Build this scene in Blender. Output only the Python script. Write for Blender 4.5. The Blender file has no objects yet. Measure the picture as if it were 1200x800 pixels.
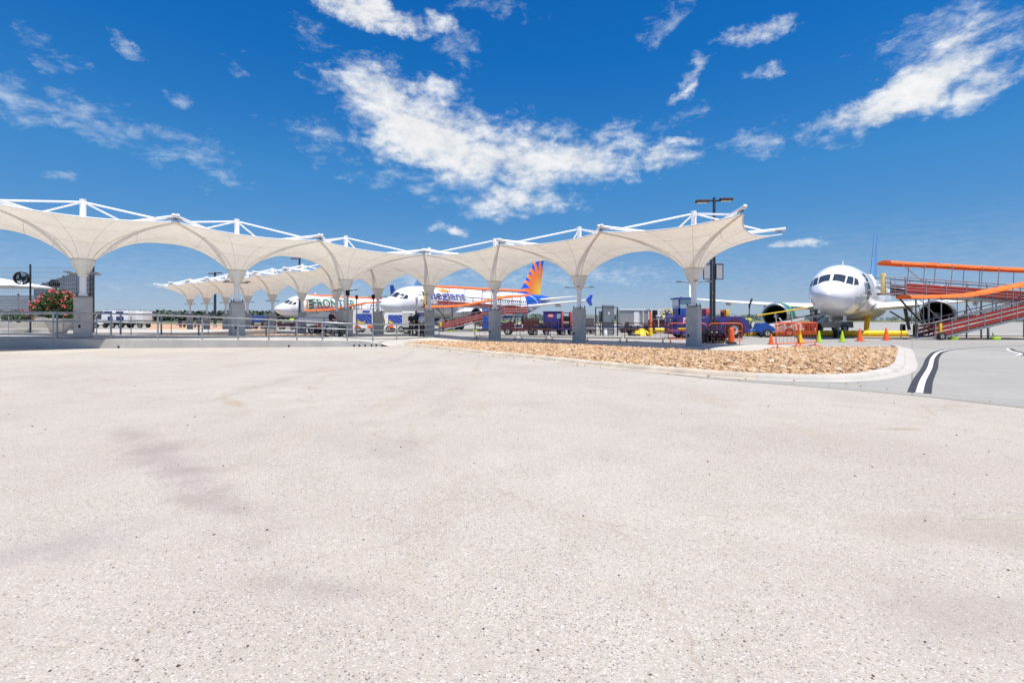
import bpy, bmesh, math, random
import numpy as np
from mathutils import Vector, Matrix
R = math.radians
random.seed(7)
S = bpy.context.scene
COL = S.collection

# ------------------------------------------------------------------ camera, sun, sky
HC = 1.35                                   # eye height of the camera
cam_d = bpy.data.cameras.new('camera')
cam_d.sensor_width = 36.0
cam_d.lens = 18.0
cam_d.shift_y = -25.0 / 1200.0
cam_d.clip_start = 0.05
cam_d.clip_end = 6000
cam = bpy.data.objects.new('camera', cam_d)
cam.location = (0, 0, HC)
cam.rotation_euler = (R(90), 0, 0)
COL.objects.link(cam)
S.camera = cam
S.view_settings.view_transform = 'Standard'
S.view_settings.look = 'None'
S.view_settings.gamma = 1.0
S.view_settings.exposure = 0.55

SUN_EL, SUN_ROT = R(73), R(150)
sd = Vector((math.sin(SUN_ROT) * math.cos(SUN_EL), math.cos(SUN_ROT) * math.cos(SUN_EL), math.sin(SUN_EL)))
sun_d = bpy.data.lights.new('sun', 'SUN')
sun_d.energy = 4.6
sun_d.angle = R(0.53)
sun_d.color = (1.0, 0.935, 0.85)
sun = bpy.data.objects.new('sun', sun_d)
sun.rotation_euler = (-sd).to_track_quat('-Z', 'Y').to_euler()
sun.location = (0, 0, 60)
COL.objects.link(sun)

W = bpy.data.worlds.new('World')
S.world = W
W.use_nodes = True


class NT:
    """small helper for node trees"""
    def __init__(s, tree):
        s.t = tree
        s.n = tree.nodes
        s.l = tree.links

    def node(s, typ, **kw):
        nd = s.n.new(typ)
        for k, v in kw.items():
            setattr(nd, k, v)
        return nd

    def put(s, sock, v):
        if v is None:
            return
        if isinstance(v, bpy.types.NodeSocket):
            s.l.new(v, sock)
        else:
            if sock.type == 'RGBA' and not isinstance(v, (int, float)) and len(v) == 3:
                v = (*v, 1)
            sock.default_value = v

    def math(s, op, a, b=None, c=None, clamp=False):
        nd = s.node('ShaderNodeMath', operation=op, use_clamp=clamp)
        for i, v in enumerate((a, b, c)):
            s.put(nd.inputs[i], v)
        return nd.outputs[0]

    def mix(s, f, a, b, blend='MIX'):
        nd = s.node('ShaderNodeMix', data_type='RGBA', blend_type=blend)
        s.put(nd.inputs[0], f)
        s.put(nd.inputs[6], a)
        s.put(nd.inputs[7], b)
        return nd.outputs[2]

    def noise(s, vec, scale, detail=4, rough=.5, dist=0.0):
        nd = s.node('ShaderNodeTexNoise')
        s.put(nd.inputs['Vector'], vec)
        nd.inputs['Scale'].default_value = scale
        nd.inputs['Detail'].default_value = detail
        nd.inputs['Roughness'].default_value = rough
        nd.inputs['Distortion'].default_value = dist
        return nd.outputs[0]

    def rng(s, v, a, b, c=0.0, d=1.0, smooth=False):
        nd = s.node('ShaderNodeMapRange', interpolation_type='SMOOTHSTEP' if smooth else 'LINEAR')
        s.put(nd.inputs[0], v)
        for i, q in enumerate((a, b, c, d)):
            s.put(nd.inputs[i + 1], q)
        return nd.outputs[0]

    def xyz(s, v):
        nd = s.node('ShaderNodeSeparateXYZ')
        s.put(nd.inputs[0], v)
        return nd.outputs

    def comb(s, x, y, z):
        nd = s.node('ShaderNodeCombineXYZ')
        for i, v in enumerate((x, y, z)):
            s.put(nd.inputs[i], v)
        return nd.outputs[0]


def build_sky():
    t = NT(W.node_tree)
    t.n.clear()
    out = t.node('ShaderNodeOutputWorld')
    bg = t.node('ShaderNodeBackground')
    bg.inputs[1].default_value = 1.0
    t.l.new(bg.outputs[0], out.inputs[0])
    sky = t.node('ShaderNodeTexSky', sky_type='NISHITA', sun_disc=False)
    sky.sun_elevation = SUN_EL
    sky.sun_rotation = SUN_ROT
    sky.air_density = 1.0
    sky.dust_density = 0.35
    sky.ozone_density = 1.0
    sky.altitude = 200
    tc = t.node('ShaderNodeTexCoord')
    nrm = t.node('ShaderNodeVectorMath', operation='NORMALIZE')
    t.l.new(tc.outputs['Generated'], nrm.inputs[0])
    x, y, z = t.xyz(nrm.outputs[0])
    zc = t.math('MAXIMUM', z, 0.0)
    # strength 0.096, graded like the vivid polarised blue of the photograph (the same all round the horizon)
    gr = t.node('ShaderNodeValToRGB')
    ge = gr.color_ramp.elements
    ge[0].position, ge[0].color = 0.0, (.40, .53, .90, 1)
    ge[1].position, ge[1].color = 0.56, (.035, .50, 1.0, 1)
    for ps, cc in ((.05, (.375, .49, .76)), (.106, (.34, .51, .73)), (.17, (.26, .53, .78)), (.26, (.20, .60, .90)), (.36, (.11, .56, .96)), (.45, (.05, .53, 1.0))):
        q = ge.new(ps)
        q.color = (*cc, 1)
    t.l.new(zc, gr.inputs[0])
    skyc = t.mix(1.0, t.mix(1.0, sky.outputs[0], gr.outputs[0], 'MULTIPLY'), (0.096, 0.096, 0.096), 'MULTIPLY')
    den = t.math('ADD', zc, 0.045)
    cp = t.comb(t.math('DIVIDE', x, den), t.math('DIVIDE', y, den), 0.0)     # a cloud layer seen from below
    az = t.math('ARCTAN2', x, y)
    el = t.math('ARCSINE', z)
    ang = t.comb(az, el, 0.0)
    thick_blobs = [  # px, py, half width, half height, tilt, weight
        (418, 105, 70, 36, -12, 1.0), (460, 118, 95, 52, -25, 1.15), (505, 158, 125, 66, -18, 1.3), (590, 188, 130, 54, -4, 1.25), (665, 182, 105, 42, 4, 1.2),
        (765, 190, 80, 22, 4, 1.0), (800, 165, 45, 14, 6, .75), (600, 236, 100, 24, 2, 1.05), (500, 95, 80, 22, -4, .85), (545, 130, 40, 24, -40, .8), (425, 10, 85, 26, -4, 1.2), (455, 30, 46, 18, 0, 1.15),
        (508, 18, 34, 20, -6, .85), (895, 36, 60, 22, 8, .95), (822, 78, 44, 20, 14, .9), (800, 100, 42, 14, 20, .8), (898, 84, 32, 14, 6, .9),
        (1085, 100, 125, 36, 14, 1.2), (1015, 135, 80, 26, 10, 1.15), (1110, 62, 95, 32, 14, .95), (1160, 98, 85, 30, 14, 1.0), (524, 273, 28, 11, 0, 1.0), (926, 286, 46, 10, 4, .95)]
    thin_blobs = [(100, 140, 190, 40, -10, 1.0), (215, 165, 110, 30, -12, 1.0), (20, 120, 90, 40, -25, .95), (265, 205, 60, 24, -14, .85), (60, 66, 80, 26, -30, .85),
                  (145, 48, 32, 14, -20, 1.0), (205, 108, 34, 14, -10, 1.0), (290, 70, 44, 14, -20, .95), (78, 216, 44, 12, 8, 1.1), (885, 163, 62, 22, 10, 1.1), (1090, 40, 140, 50, 16, .95),
                  (380, 170, 80, 34, -20, .9), (530, 50, 60, 40, -30, .9), (660, 326, 160, 20, 0, 1.0), (730, 318, 80, 14, 0, 1.0), (150, 333, 110, 7, 0, .8), (500, 325, 220, 22, 0, .95),
                  (790, 20, 60, 28, 20, .95), (500, 215, 130, 30, -6, .9), (780, 145, 100, 20, 14, .8), (990, 160, 60, 18, 8, .8), (370, 40, 80, 30, -10, .8), (560, 10, 90, 26, 0, .8)]

    def blob_field(blobs, inner):
        acc = None
        for bx, by, hw, hh, tilt, w in blobs:
            m = (bx - 600) / 600
            v = (375 - by) / 600
            caz = math.atan(m)
            cel = math.atan(v * math.cos(caz))
            # angular half sizes that match the size in the picture
            sx = (hw / 600) * math.cos(caz) ** 2
            sy = (hh / 600) * math.cos(caz) * math.cos(cel) ** 2
            mp = t.node('ShaderNodeMapping', vector_type='TEXTURE')
            mp.inputs['Location'].default_value = (caz, cel, 0)
            mp.inputs['Rotation'].default_value = (0, 0, R(tilt))
            mp.inputs['Scale'].default_value = (sx, sy, 1)
            t.l.new(ang, mp.inputs['Vector'])
            ln = t.node('ShaderNodeVectorMath', operation='LENGTH')
            t.l.new(mp.outputs[0], ln.inputs[0])
            g = t.rng(ln.outputs['Value'], 1.5, inner, 0.0, w, True)
            acc = g if acc is None else t.math('MAXIMUM', acc, g)
        return acc
    wn = t.node('ShaderNodeTexNoise')
    wn.inputs['Scale'].default_value = 9.0
    wn.inputs['Detail'].default_value = 8
    wn.inputs['Roughness'].default_value = .62
    t.l.new(ang, wn.inputs['Vector'])
    wm = t.node('ShaderNodeVectorMath', operation='MULTIPLY_ADD')
    t.l.new(t.mix(1.0, wn.outputs['Color'], (.5, .5, .5), 'SUBTRACT'), wm.inputs[0])
    wm.inputs[1].default_value = (.17, .10, 0)
    t.l.new(ang, wm.inputs[2])
    sep = ang
    ang = wm.outputs[0]
    acc = blob_field(thick_blobs, .0)
    acc2 = blob_field(thin_blobs, .1)
    ang = sep
    mp3 = t.node('ShaderNodeMapping')
    mp3.inputs['Scale'].default_value = (1.0, 1.75, 1)
    t.l.new(ang, mp3.inputs['Vector'])
    n1 = t.noise(mp3.outputs[0], 11.0, 12, .60, .25)
    n3 = t.noise(mp3.outputs[0], 34.0, 10, .62, .35)
    n2 = t.noise(cp, 5.0, 11, .66, .3)
    nn = t.math('MULTIPLY_ADD', n3, 0.28, t.math('MULTIPLY_ADD', n2, 0.20, t.math('MULTIPLY', n1, 0.52)))
    nn = t.math('MULTIPLY', t.math('SUBTRACT', nn, .5), 2.7)
    dens = t.math('ADD', t.math('MULTIPLY', acc, 0.84), nn)
    cov = t.rng(dens, 0.32, 1.02, 0.0, 0.97, True)
    nt = t.math('MULTIPLY_ADD', n3, 0.40, t.math('MULTIPLY_ADD', n2, 0.40, t.math('MULTIPLY', n1, 0.20)))
    nt = t.math('MULTIPLY', t.math('SUBTRACT', nt, .5), 2.4)
    cov2 = t.rng(t.math('MULTIPLY_ADD', acc2, .62, nt), 0.36, 1.02, 0.0, 0.62, True)
    cov = t.math('MAXIMUM', cov, cov2)
    cov = t.math('MULTIPLY', cov, t.rng(z, 0.0, 0.03))
    shade = t.math('MULTIPLY', t.rng(n1, .35, .68, .90, 1.05), t.rng(n3, .3, .7, .93, 1.05))
    cc = t.mix(1.0, t.mix(t.rng(dens, .5, 1.1), (0.47, 0.53, 0.60), (0.605, 0.61, 0.62)), t.comb(shade, shade, shade), 'MULTIPLY')
    veil = t.math('MULTIPLY', t.rng(z, 0.20, 0.02, 0.0, 0.20, True), t.rng(n2, .42, .66, .0, 1.0))
    base = t.mix(veil, skyc, (0.44, 0.47, 0.53))
    t.l.new(t.mix(cov, base, cc), bg.inputs[0])


build_sky()


# ------------------------------------------------------------------ helpers
def PX(px, Z):
    return (px - 600.0) / 600.0 * Z


def PZ(py, Z):
    return HC + (375.0 - py) / 600.0 * Z


def lerp(a, b, t):
    return a + (b - a) * t


class MB:
    """collects shapes and links them as ONE mesh object"""
    def __init__(s):
        s.v, s.f, s.m = [], [], []

    def add(s, vs, fs, m=0):
        o = len(s.v)
        s.v.extend([tuple(p) for p in vs])
        s.f.extend([tuple(i + o for i in f) for f in fs])
        s.m.extend([m] * len(fs))
        return s

    def box(s, c, d, rz=0.0, m=0, rx=0.0, ry=0.0, top=1.0):
        x, y, z = d[0] / 2, d[1] / 2, d[2] / 2
        M = Matrix.Translation(c) @ Matrix.Rotation(rz, 4, 'Z') @ Matrix.Rotation(ry, 4, 'Y') @ Matrix.Rotation(rx, 4, 'X')
        vs = []
        for sx, sy, sz in ((-1, -1, -1), (1, -1, -1), (1, 1, -1), (-1, 1, -1), (-1, -1, 1), (1, -1, 1), (1, 1, 1), (-1, 1, 1)):
            k = top if sz > 0 else 1.0
            vs.append(M @ Vector((sx * x * k, sy * y * k, sz * z)))
        return s.add(vs, ((3, 2, 1, 0), (4, 5, 6, 7), (0, 1, 5, 4), (1, 2, 6, 5), (2, 3, 7, 6), (3, 0, 4, 7)), m)

    def bbox(s, c, d, b=.02, rz=0.0, m=0):
        """box with chamfered edges"""
        bm = bmesh.new()
        bmesh.ops.create_cube(bm, size=1.0)
        for v in bm.verts:
            v.co = Vector((v.co.x * d[0], v.co.y * d[1], v.co.z * d[2]))
        bmesh.ops.bevel(bm, geom=list(bm.edges), offset=b, segments=2, profile=.6, affect='EDGES')
        M = Matrix.Translation(c) @ Matrix.Rotation(rz, 4, 'Z')
        bm.verts.index_update()
        s.add([M @ v.co for v in bm.verts], [[v.index for v in f.verts] for f in bm.faces], m)
        bm.free()
        return s

    def tube(s, p, q, r0, r1=None, n=8, m=0, caps=True):
        p, q = Vector(p), Vector(q)
        r1 = r0 if r1 is None else r1
        d = (q - p).normalized()
        a = d.orthogonal().normalized()
        b = d.cross(a)
        vs = []
        for P, r in ((p, r0), (q, r1)):
            for i in range(n):
                t = 2 * math.pi * i / n
                vs.append(P + (a * math.cos(t) + b * math.sin(t)) * r)
        fs = [(i, (i + 1) % n, n + (i + 1) % n, n + i) for i in range(n)]
        if caps:
            fs += [tuple(range(n - 1, -1, -1)), tuple(range(n, 2 * n))]
        return s.add(vs, fs, m)

    def path(s, pts, r, n=6, m=0):
        pts = [Vector(p) for p in pts]
        vs, fs = [], []
        up = Vector((0, 0, 1))
        for i, P in enumerate(pts):
            d = (pts[min(i + 1, len(pts) - 1)] - pts[max(i - 1, 0)]).normalized()
            a = d.cross(up)
            if a.length < 1e-3:
                a = d.orthogonal()
            a.normalize()
            b = a.cross(d)
            rr = r[i] if isinstance(r, (list, tuple)) else r
            for k in range(n):
                t = 2 * math.pi * k / n
                vs.append(P + (a * math.cos(t) + b * math.sin(t)) * rr)
        for i in range(len(pts) - 1):
            for k in range(n):
                fs.append((i * n + k, i * n + (k + 1) % n, (i + 1) * n + (k + 1) % n, (i + 1) * n + k))
        fs.append(tuple(range(n - 1, -1, -1)))
        o = (len(pts) - 1) * n
        fs.append(tuple(range(o, o + n)))
        return s.add(vs, fs, m)

    def lathe(s, prof, c=(0, 0, 0), axis='Z', n=24, m=0):
        """prof: list of (radius, height along axis)"""
        vs, fs = [], []
        c = Vector(c)
        for r, h in prof:
            for i in range(n):
                t = 2 * math.pi * i / n
                a, b = r * math.cos(t), r * math.sin(t)
                vs.append(c + Vector({'Z': (a, b, h), 'Y': (b, h, a), 'X': (h, a, b)}[axis]))
        for j in range(len(prof) - 1):
            for i in range(n):
                fs.append((j * n + i, j * n + (i + 1) % n, (j + 1) * n + (i + 1) % n, (j + 1) * n + i))
        if prof[0][0] > 1e-4:
            fs.append(tuple(range(n - 1, -1, -1)))
        if prof[-1][0] > 1e-4:
            o = (len(prof) - 1) * n
            fs.append(tuple(range(o, o + n)))
        return s.add(vs, fs, m)

    def ring(s, prof, c=(0, 0, 0), axis='Z', n=24, m=0):
        """closed profile swept round an axis"""
        vs, fs = [], []
        c = Vector(c)
        k = len(prof)
        for i in range(n):
            t = 2 * math.pi * i / n
            for r, h in prof:
                a, b = r * math.cos(t), r * math.sin(t)
                vs.append(c + Vector({'Z': (a, b, h), 'Y': (b, h, a), 'X': (h, a, b)}[axis]))
        for i in range(n):
            for j in range(k):
                fs.append((i * k + j, ((i + 1) % n) * k + j, ((i + 1) % n) * k + (j + 1) % k, i * k + (j + 1) % k))
        return s.add(vs, fs, m)

    def prism(s, poly, z0, z1, m=0):
        n = len(poly)
        g = lambda z, p: z(p[0], p[1]) if callable(z) else z
        vs = [(p[0], p[1], g(z0, p)) for p in poly] + [(p[0], p[1], g(z1, p)) for p in poly]
        fs = [tuple(range(n - 1, -1, -1)), tuple(range(n, 2 * n))]
        fs += [(i, (i + 1) % n, n + (i + 1) % n, n + i) for i in range(n)]
        return s.add(vs, fs, m)

    def sideprism(s, poly, y0, y1, m=0):
        """polygon in X-Z pushed along Y"""
        n = len(poly)
        vs = [(p[0], y0, p[1]) for p in poly] + [(p[0], y1, p[1]) for p in poly]
        fs = [tuple(range(n)), tuple(range(2 * n - 1, n - 1, -1))]
        fs += [((i + 1) % n, i, n + i, n + (i + 1) % n) for i in range(n)]
        return s.add(vs, fs, m)

    def loft(s, loops, m=0, caps=True, closed=True):
        n = len(loops[0])
        vs = [p for lp in loops for p in lp]
        fs = []
        for j in range(len(loops) - 1):
            for i in range(n if closed else n - 1):
                fs.append((j * n + i, j * n + (i + 1) % n, (j + 1) * n + (i + 1) % n, (j + 1) * n + i))
        if caps:
            fs.append(tuple(range(n - 1, -1, -1)))
            o = (len(loops) - 1) * n
            fs.append(tuple(range(o, o + n)))
        return s.add(vs, fs, m)

    def ball(s, c, r, n=10, m=0, sc=(1, 1, 1)):
        k = max(4, n // 2 + 1)
        prof = [(max(1e-5, r * math.sin(math.pi * i / k)), -r * math.cos(math.pi * i / k)) for i in range(k + 1)]
        o = len(s.v)
        s.lathe(prof, (0, 0, 0), 'Z', n, m)
        for i in range(o, len(s.v)):
            p = s.v[i]
            s.v[i] = (c[0] + p[0] * sc[0], c[1] + p[1] * sc[1], c[2] + p[2] * sc[2])
        return s

    def wheel(s, c, r, w, axis='X', m=0, hub=1):
        prof = [(r * .55, -w / 2), (r * .9, -w / 2), (r, -w * .32), (r, w * .32), (r * .9, w / 2), (r * .55, w / 2)]
        s.ring([(a, b) for a, b in prof], c, axis, 18, m)
        s.lathe([(r * .56, -w * .36), (r * .56, w * .36)], c, axis, 14, hub)
        s.lathe([(r * .2, -w * .47), (r * .2, w * .47)], c, axis, 8, m)
        return s

    def build(s, name, mats, parent=None, angle=38, kind=None):
        me = bpy.data.meshes.new(name)
        me.from_pydata(s.v, [], s.f)
        ms = mats if isinstance(mats, (list, tuple)) else [mats]
        for mm in ms:
            me.materials.append(mm)
        if len(ms) > 1:
            me.polygons.foreach_set('material_index', s.m)
        bm = bmesh.new()
        bm.from_mesh(me)
        bmesh.ops.recalc_face_normals(bm, faces=bm.faces)
        bm.to_mesh(me)
        bm.free()
        if angle:
            me.shade_smooth()
            me.set_sharp_from_angle(angle=R(angle))
        me.update()
        o = bpy.data.objects.new(name, me)
        COL.objects.link(o)
        if parent:
            o.parent = parent
        if kind:
            o['kind'] = kind
        return o


def tag(o, label, cat, group=None):
    o['label'] = label
    o['category'] = cat
    if group:
        o['group'] = group
    return o


def thing(name, label, cat, loc=(0, 0, 0), rz=0.0, group=None):
    o = bpy.data.objects.new(name, None)
    o.empty_display_size = .3
    COL.objects.link(o)
    o.location = loc
    o.rotation_euler = (0, 0, rz)
    return tag(o, label, cat, group)


KIDS = {}


def copy_tree(o, parent=None):
    c = o.copy()
    COL.objects.link(c)
    c.parent = parent
    for ch in list(o.children):
        copy_tree(ch, c)
    return c


def dup(o, loc, rz, label, group=None):
    c = copy_tree(o)
    c.location = loc
    c.rotation_euler = (0, 0, rz)
    c['label'] = label
    if group:
        c['group'] = group
    return c


# ------------------------------------------------------------------ materials
def mat(name, col, rough=.6, metal=0.0, var=.12, vscale=3.0, dirt=0.0, bump=0.0, bscale=40.0, spec=.4):
    m = bpy.data.materials.new(name)
    m.use_nodes = True
    t = NT(m.node_tree)
    p = t.n['Principled BSDF']
    tc = t.node('ShaderNodeTexCoord').outputs['Object']
    n = t.noise(tc, vscale, 5, .6)
    f = t.rng(n, .3, .7, 1 - var, 1 + var)
    c = t.mix(1.0, (*col, 1), t.comb(f, f, f), 'MULTIPLY')
    if dirt:
        n2 = t.noise(tc, vscale * 2.7, 6, .65)
        c = t.mix(t.rng(n2, .5, .75, 0, dirt), c, (.16, .13, .1, 1))
    t.l.new(c, p.inputs['Base Color'])
    p.inputs['Roughness'].default_value = rough
    t.l.new(t.rng(n, .3, .7, max(.02, rough - .08), min(1, rough + .08)), p.inputs['Roughness'])
    p.inputs['Metallic'].default_value = metal
    p.inputs['Specular IOR Level'].default_value = spec
    if bump:
        b = t.node('ShaderNodeBump')
        b.inputs['Strength'].default_value = bump
        b.inputs['Distance'].default_value = .01
        t.l.new(t.noise(tc, bscale, 4, .6), b.inputs['Height'])
        t.l.new(b.outputs[0], p.inputs['Normal'])
    return m


M = {}
M['white_steel'] = mat('white_painted_steel', (.82, .82, .82), .35, 0, .04, 2, .08)
M['concrete'] = mat('pier_concrete', (.47, .45, .41), .85, 0, .16, 2.2, .22, .35, 60)
M['wall_concrete'] = mat('wall_concrete', (.44, .425, .395), .85, 0, .14, .9, .18, .3, 50)
M['kerb'] = mat('kerb_concrete', (.44, .415, .37), .85, 0, .12, 1.3, .2, .3, 60)
M['galv'] = mat('galvanised_steel', (.36, .37, .375), .42, .7, .12, 5, .08)
M['dark_steel'] = mat('dark_steel', (.045, .045, .05), .45, .3, .15, 4)
M['black'] = mat('black_rubber', (.018, .018, .019), .75, 0, .15, 6, .05)
M['hub'] = mat('wheel_hub', (.62, .61, .58), .4, .2, .1, 6, .15)
M['orange'] = mat('orange_canvas', (.86, .17, .022), .6, 0, .1, 1.6, .04, .2, 18)
M['orange_paint'] = mat('orange_paint', (.80, .12, .03), .45, 0, .12, 5, .1)
M['red_panel'] = mat('red_mesh_panel', (.33, .035, .022), .5, 0, .14, 3, .08)
M['rust_pipe'] = mat('brown_red_pipe', (.34, .075, .04), .5, 0, .2, 6, .15)
M['cone_orange'] = mat('cone_orange', (.86, .12, .025), .5, 0, .1, 6, .1)
M['cone_green'] = mat('cone_lime', (.42, .66, .03), .5, 0, .08, 6, .08)
M['yellow'] = mat('yellow_paint', (.80, .52, .02), .5, 0, .1, 4, .12)
M['pale_yellow'] = mat('pale_yellow_canvas', (.72, .56, .20), .7, 0, .1, 4, .08)
M['lime'] = mat('hi_vis_yellow', (.60, .85, .06), .7, 0, .1, 5)
M['blue'] = mat('blue_paint', (.02, .085, .36), .4, 0, .12, 3, .06)
M['navy'] = mat('navy_paint', (.02, .035, .16), .4, 0, .12, 3, .05)
M['purple'] = mat('purple_blue_paint', (.05, .042, .20), .4, 0, .12, 3, .08)
M['maroon'] = mat('maroon_paint', (.11, .02, .025), .5, 0, .15, 4, .1)
M['brown'] = mat('brown_metal', (.09, .05, .038), .5, .1, .2, 5, .1)
M['pink'] = mat('red_pink_paint', (.62, .09, .12), .5, 0, .1, 4, .08)
M['white'] = mat('white_paint', (.80, .80, .79), .4, 0, .05, 1.5, .06)
M['grey_box'] = mat('grey_blue_cabinet', (.19, .225, .25), .5, .1, .1, 2, .08)
M['light_grey'] = mat('light_grey_panel', (.52, .52, .50), .5, .1, .08, 2, .1)
M['mid_grey'] = mat('mid_grey_panel', (.30, .30, .295), .55, .1, .1, 2, .1)
M['screen'] = mat('charcoal_slat', (.11, .12, .135), .55, .1, .15, 1.5, .08)
M['screen2'] = mat('grey_slat', (.22, .235, .26), .55, .1, .15, 1.5, .08)
M['glass'] = mat('dark_glass', (.035, .045, .055), .06, 0, .1, 2, 0, 0, 1, .8)
M['pale_glass'] = mat('pale_glass', (.30, .40, .46), .08, 0, .1, 2, 0, 0, 1, .8)
M['skin'] = mat('skin', (.48, .28, .2), .6, 0, .06, 8)
M['skin_dark'] = mat('dark_skin', (.15, .075, .05), .6, 0, .06, 8)
M['hair'] = mat('dark_hair', (.018, .013, .011), .7, 0, .2, 30)
M['hair_blond'] = mat('blond_hair', (.42, .27, .11), .7, 0, .2, 30)
M['cloth_black'] = mat('black_cloth', (.02, .02, .024), .9, 0, .15, 12)
M['cloth_grey'] = mat('grey_cloth', (.40, .40, .42), .9, 0, .12, 12)
M['cloth_navy'] = mat('navy_cloth', (.03, .04, .09), .9, 0, .15, 12)
M['cloth_pale'] = mat('pale_blue_cloth', (.48, .52, .60), .9, 0, .12, 12)
M['terracotta'] = mat('planter_concrete', (.42, .40, .37), .8, 0, .12, 4, .15)
M['leaf'] = mat('leaf_green', (.055, .10, .032), .6, 0, .35, 2.0)
M['leaf_light'] = mat('leaf_yellow_green', (.13, .17, .055), .6, 0, .3, 3.0)
M['bark'] = mat('bark', (.12, .09, .065), .9, 0, .2, 8)
M['flower'] = mat('red_flower', (.62, .03, .06), .6, 0, .2, 9)
M['flower_pink'] = mat('pink_flower', (.72, .14, .16), .6, 0, .2, 9)
M['umbrella'] = mat('white_canvas', (.78, .78, .77), .8, 0, .04, 2)
M['tree_far'] = mat('hazy_far_foliage', (.058, .085, .06), .7, 0, .45, .05)  # green paled towards blue, putting distance haze into the foliage colour
M['grass'] = mat('dry_grass', (.13, .14, .055), .9, 0, .25, .05)
M['tyre_grey'] = mat('grey_vehicle', (.10, .105, .11), .3, .3, .1, 3)
M['hull_belly'] = mat('engine_silver', (.62, .62, .63), .28, .75, .06, 2)
M['fan'] = mat('fan_dark', (.018, .018, .02), .4, .5, .15, 5)
M['white_lamp'] = mat('lamp_lens', (.55, .55, .5), .3, 0, .05, 5)
M['green_paint'] = mat('green_paint', (.01, .20, .10), .32, 0, .06, 1)
M['letter_green'] = mat('green_lettering', (.0, .17, .085), .4, 0, .05, 1)
M['letter_blue'] = mat('blue_lettering', (.015, .06, .42), .4, 0, .05, 1)
M['letter_orange'] = mat('orange_lettering', (.85, .28, .03), .4, 0, .05, 1)
M['pale_blue_fin'] = mat('pale_blue_fin', (.12, .25, .46), .35, 0, .05, .6)
M['far_wall'] = mat('far_building_wall', (.55, .55, .54), .7, 0, .08, .1)
M['far_teal'] = mat('far_building_cladding', (.10, .19, .22), .6, 0, .15, .1)
M['line_white'] = mat('white_line_paint', (.72, .72, .70), .7, 0, .1, 6, .18)
M['line_black'] = mat('black_line_paint', (.036, .038, .042), .75, 0, .3, 5, .1)


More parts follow.
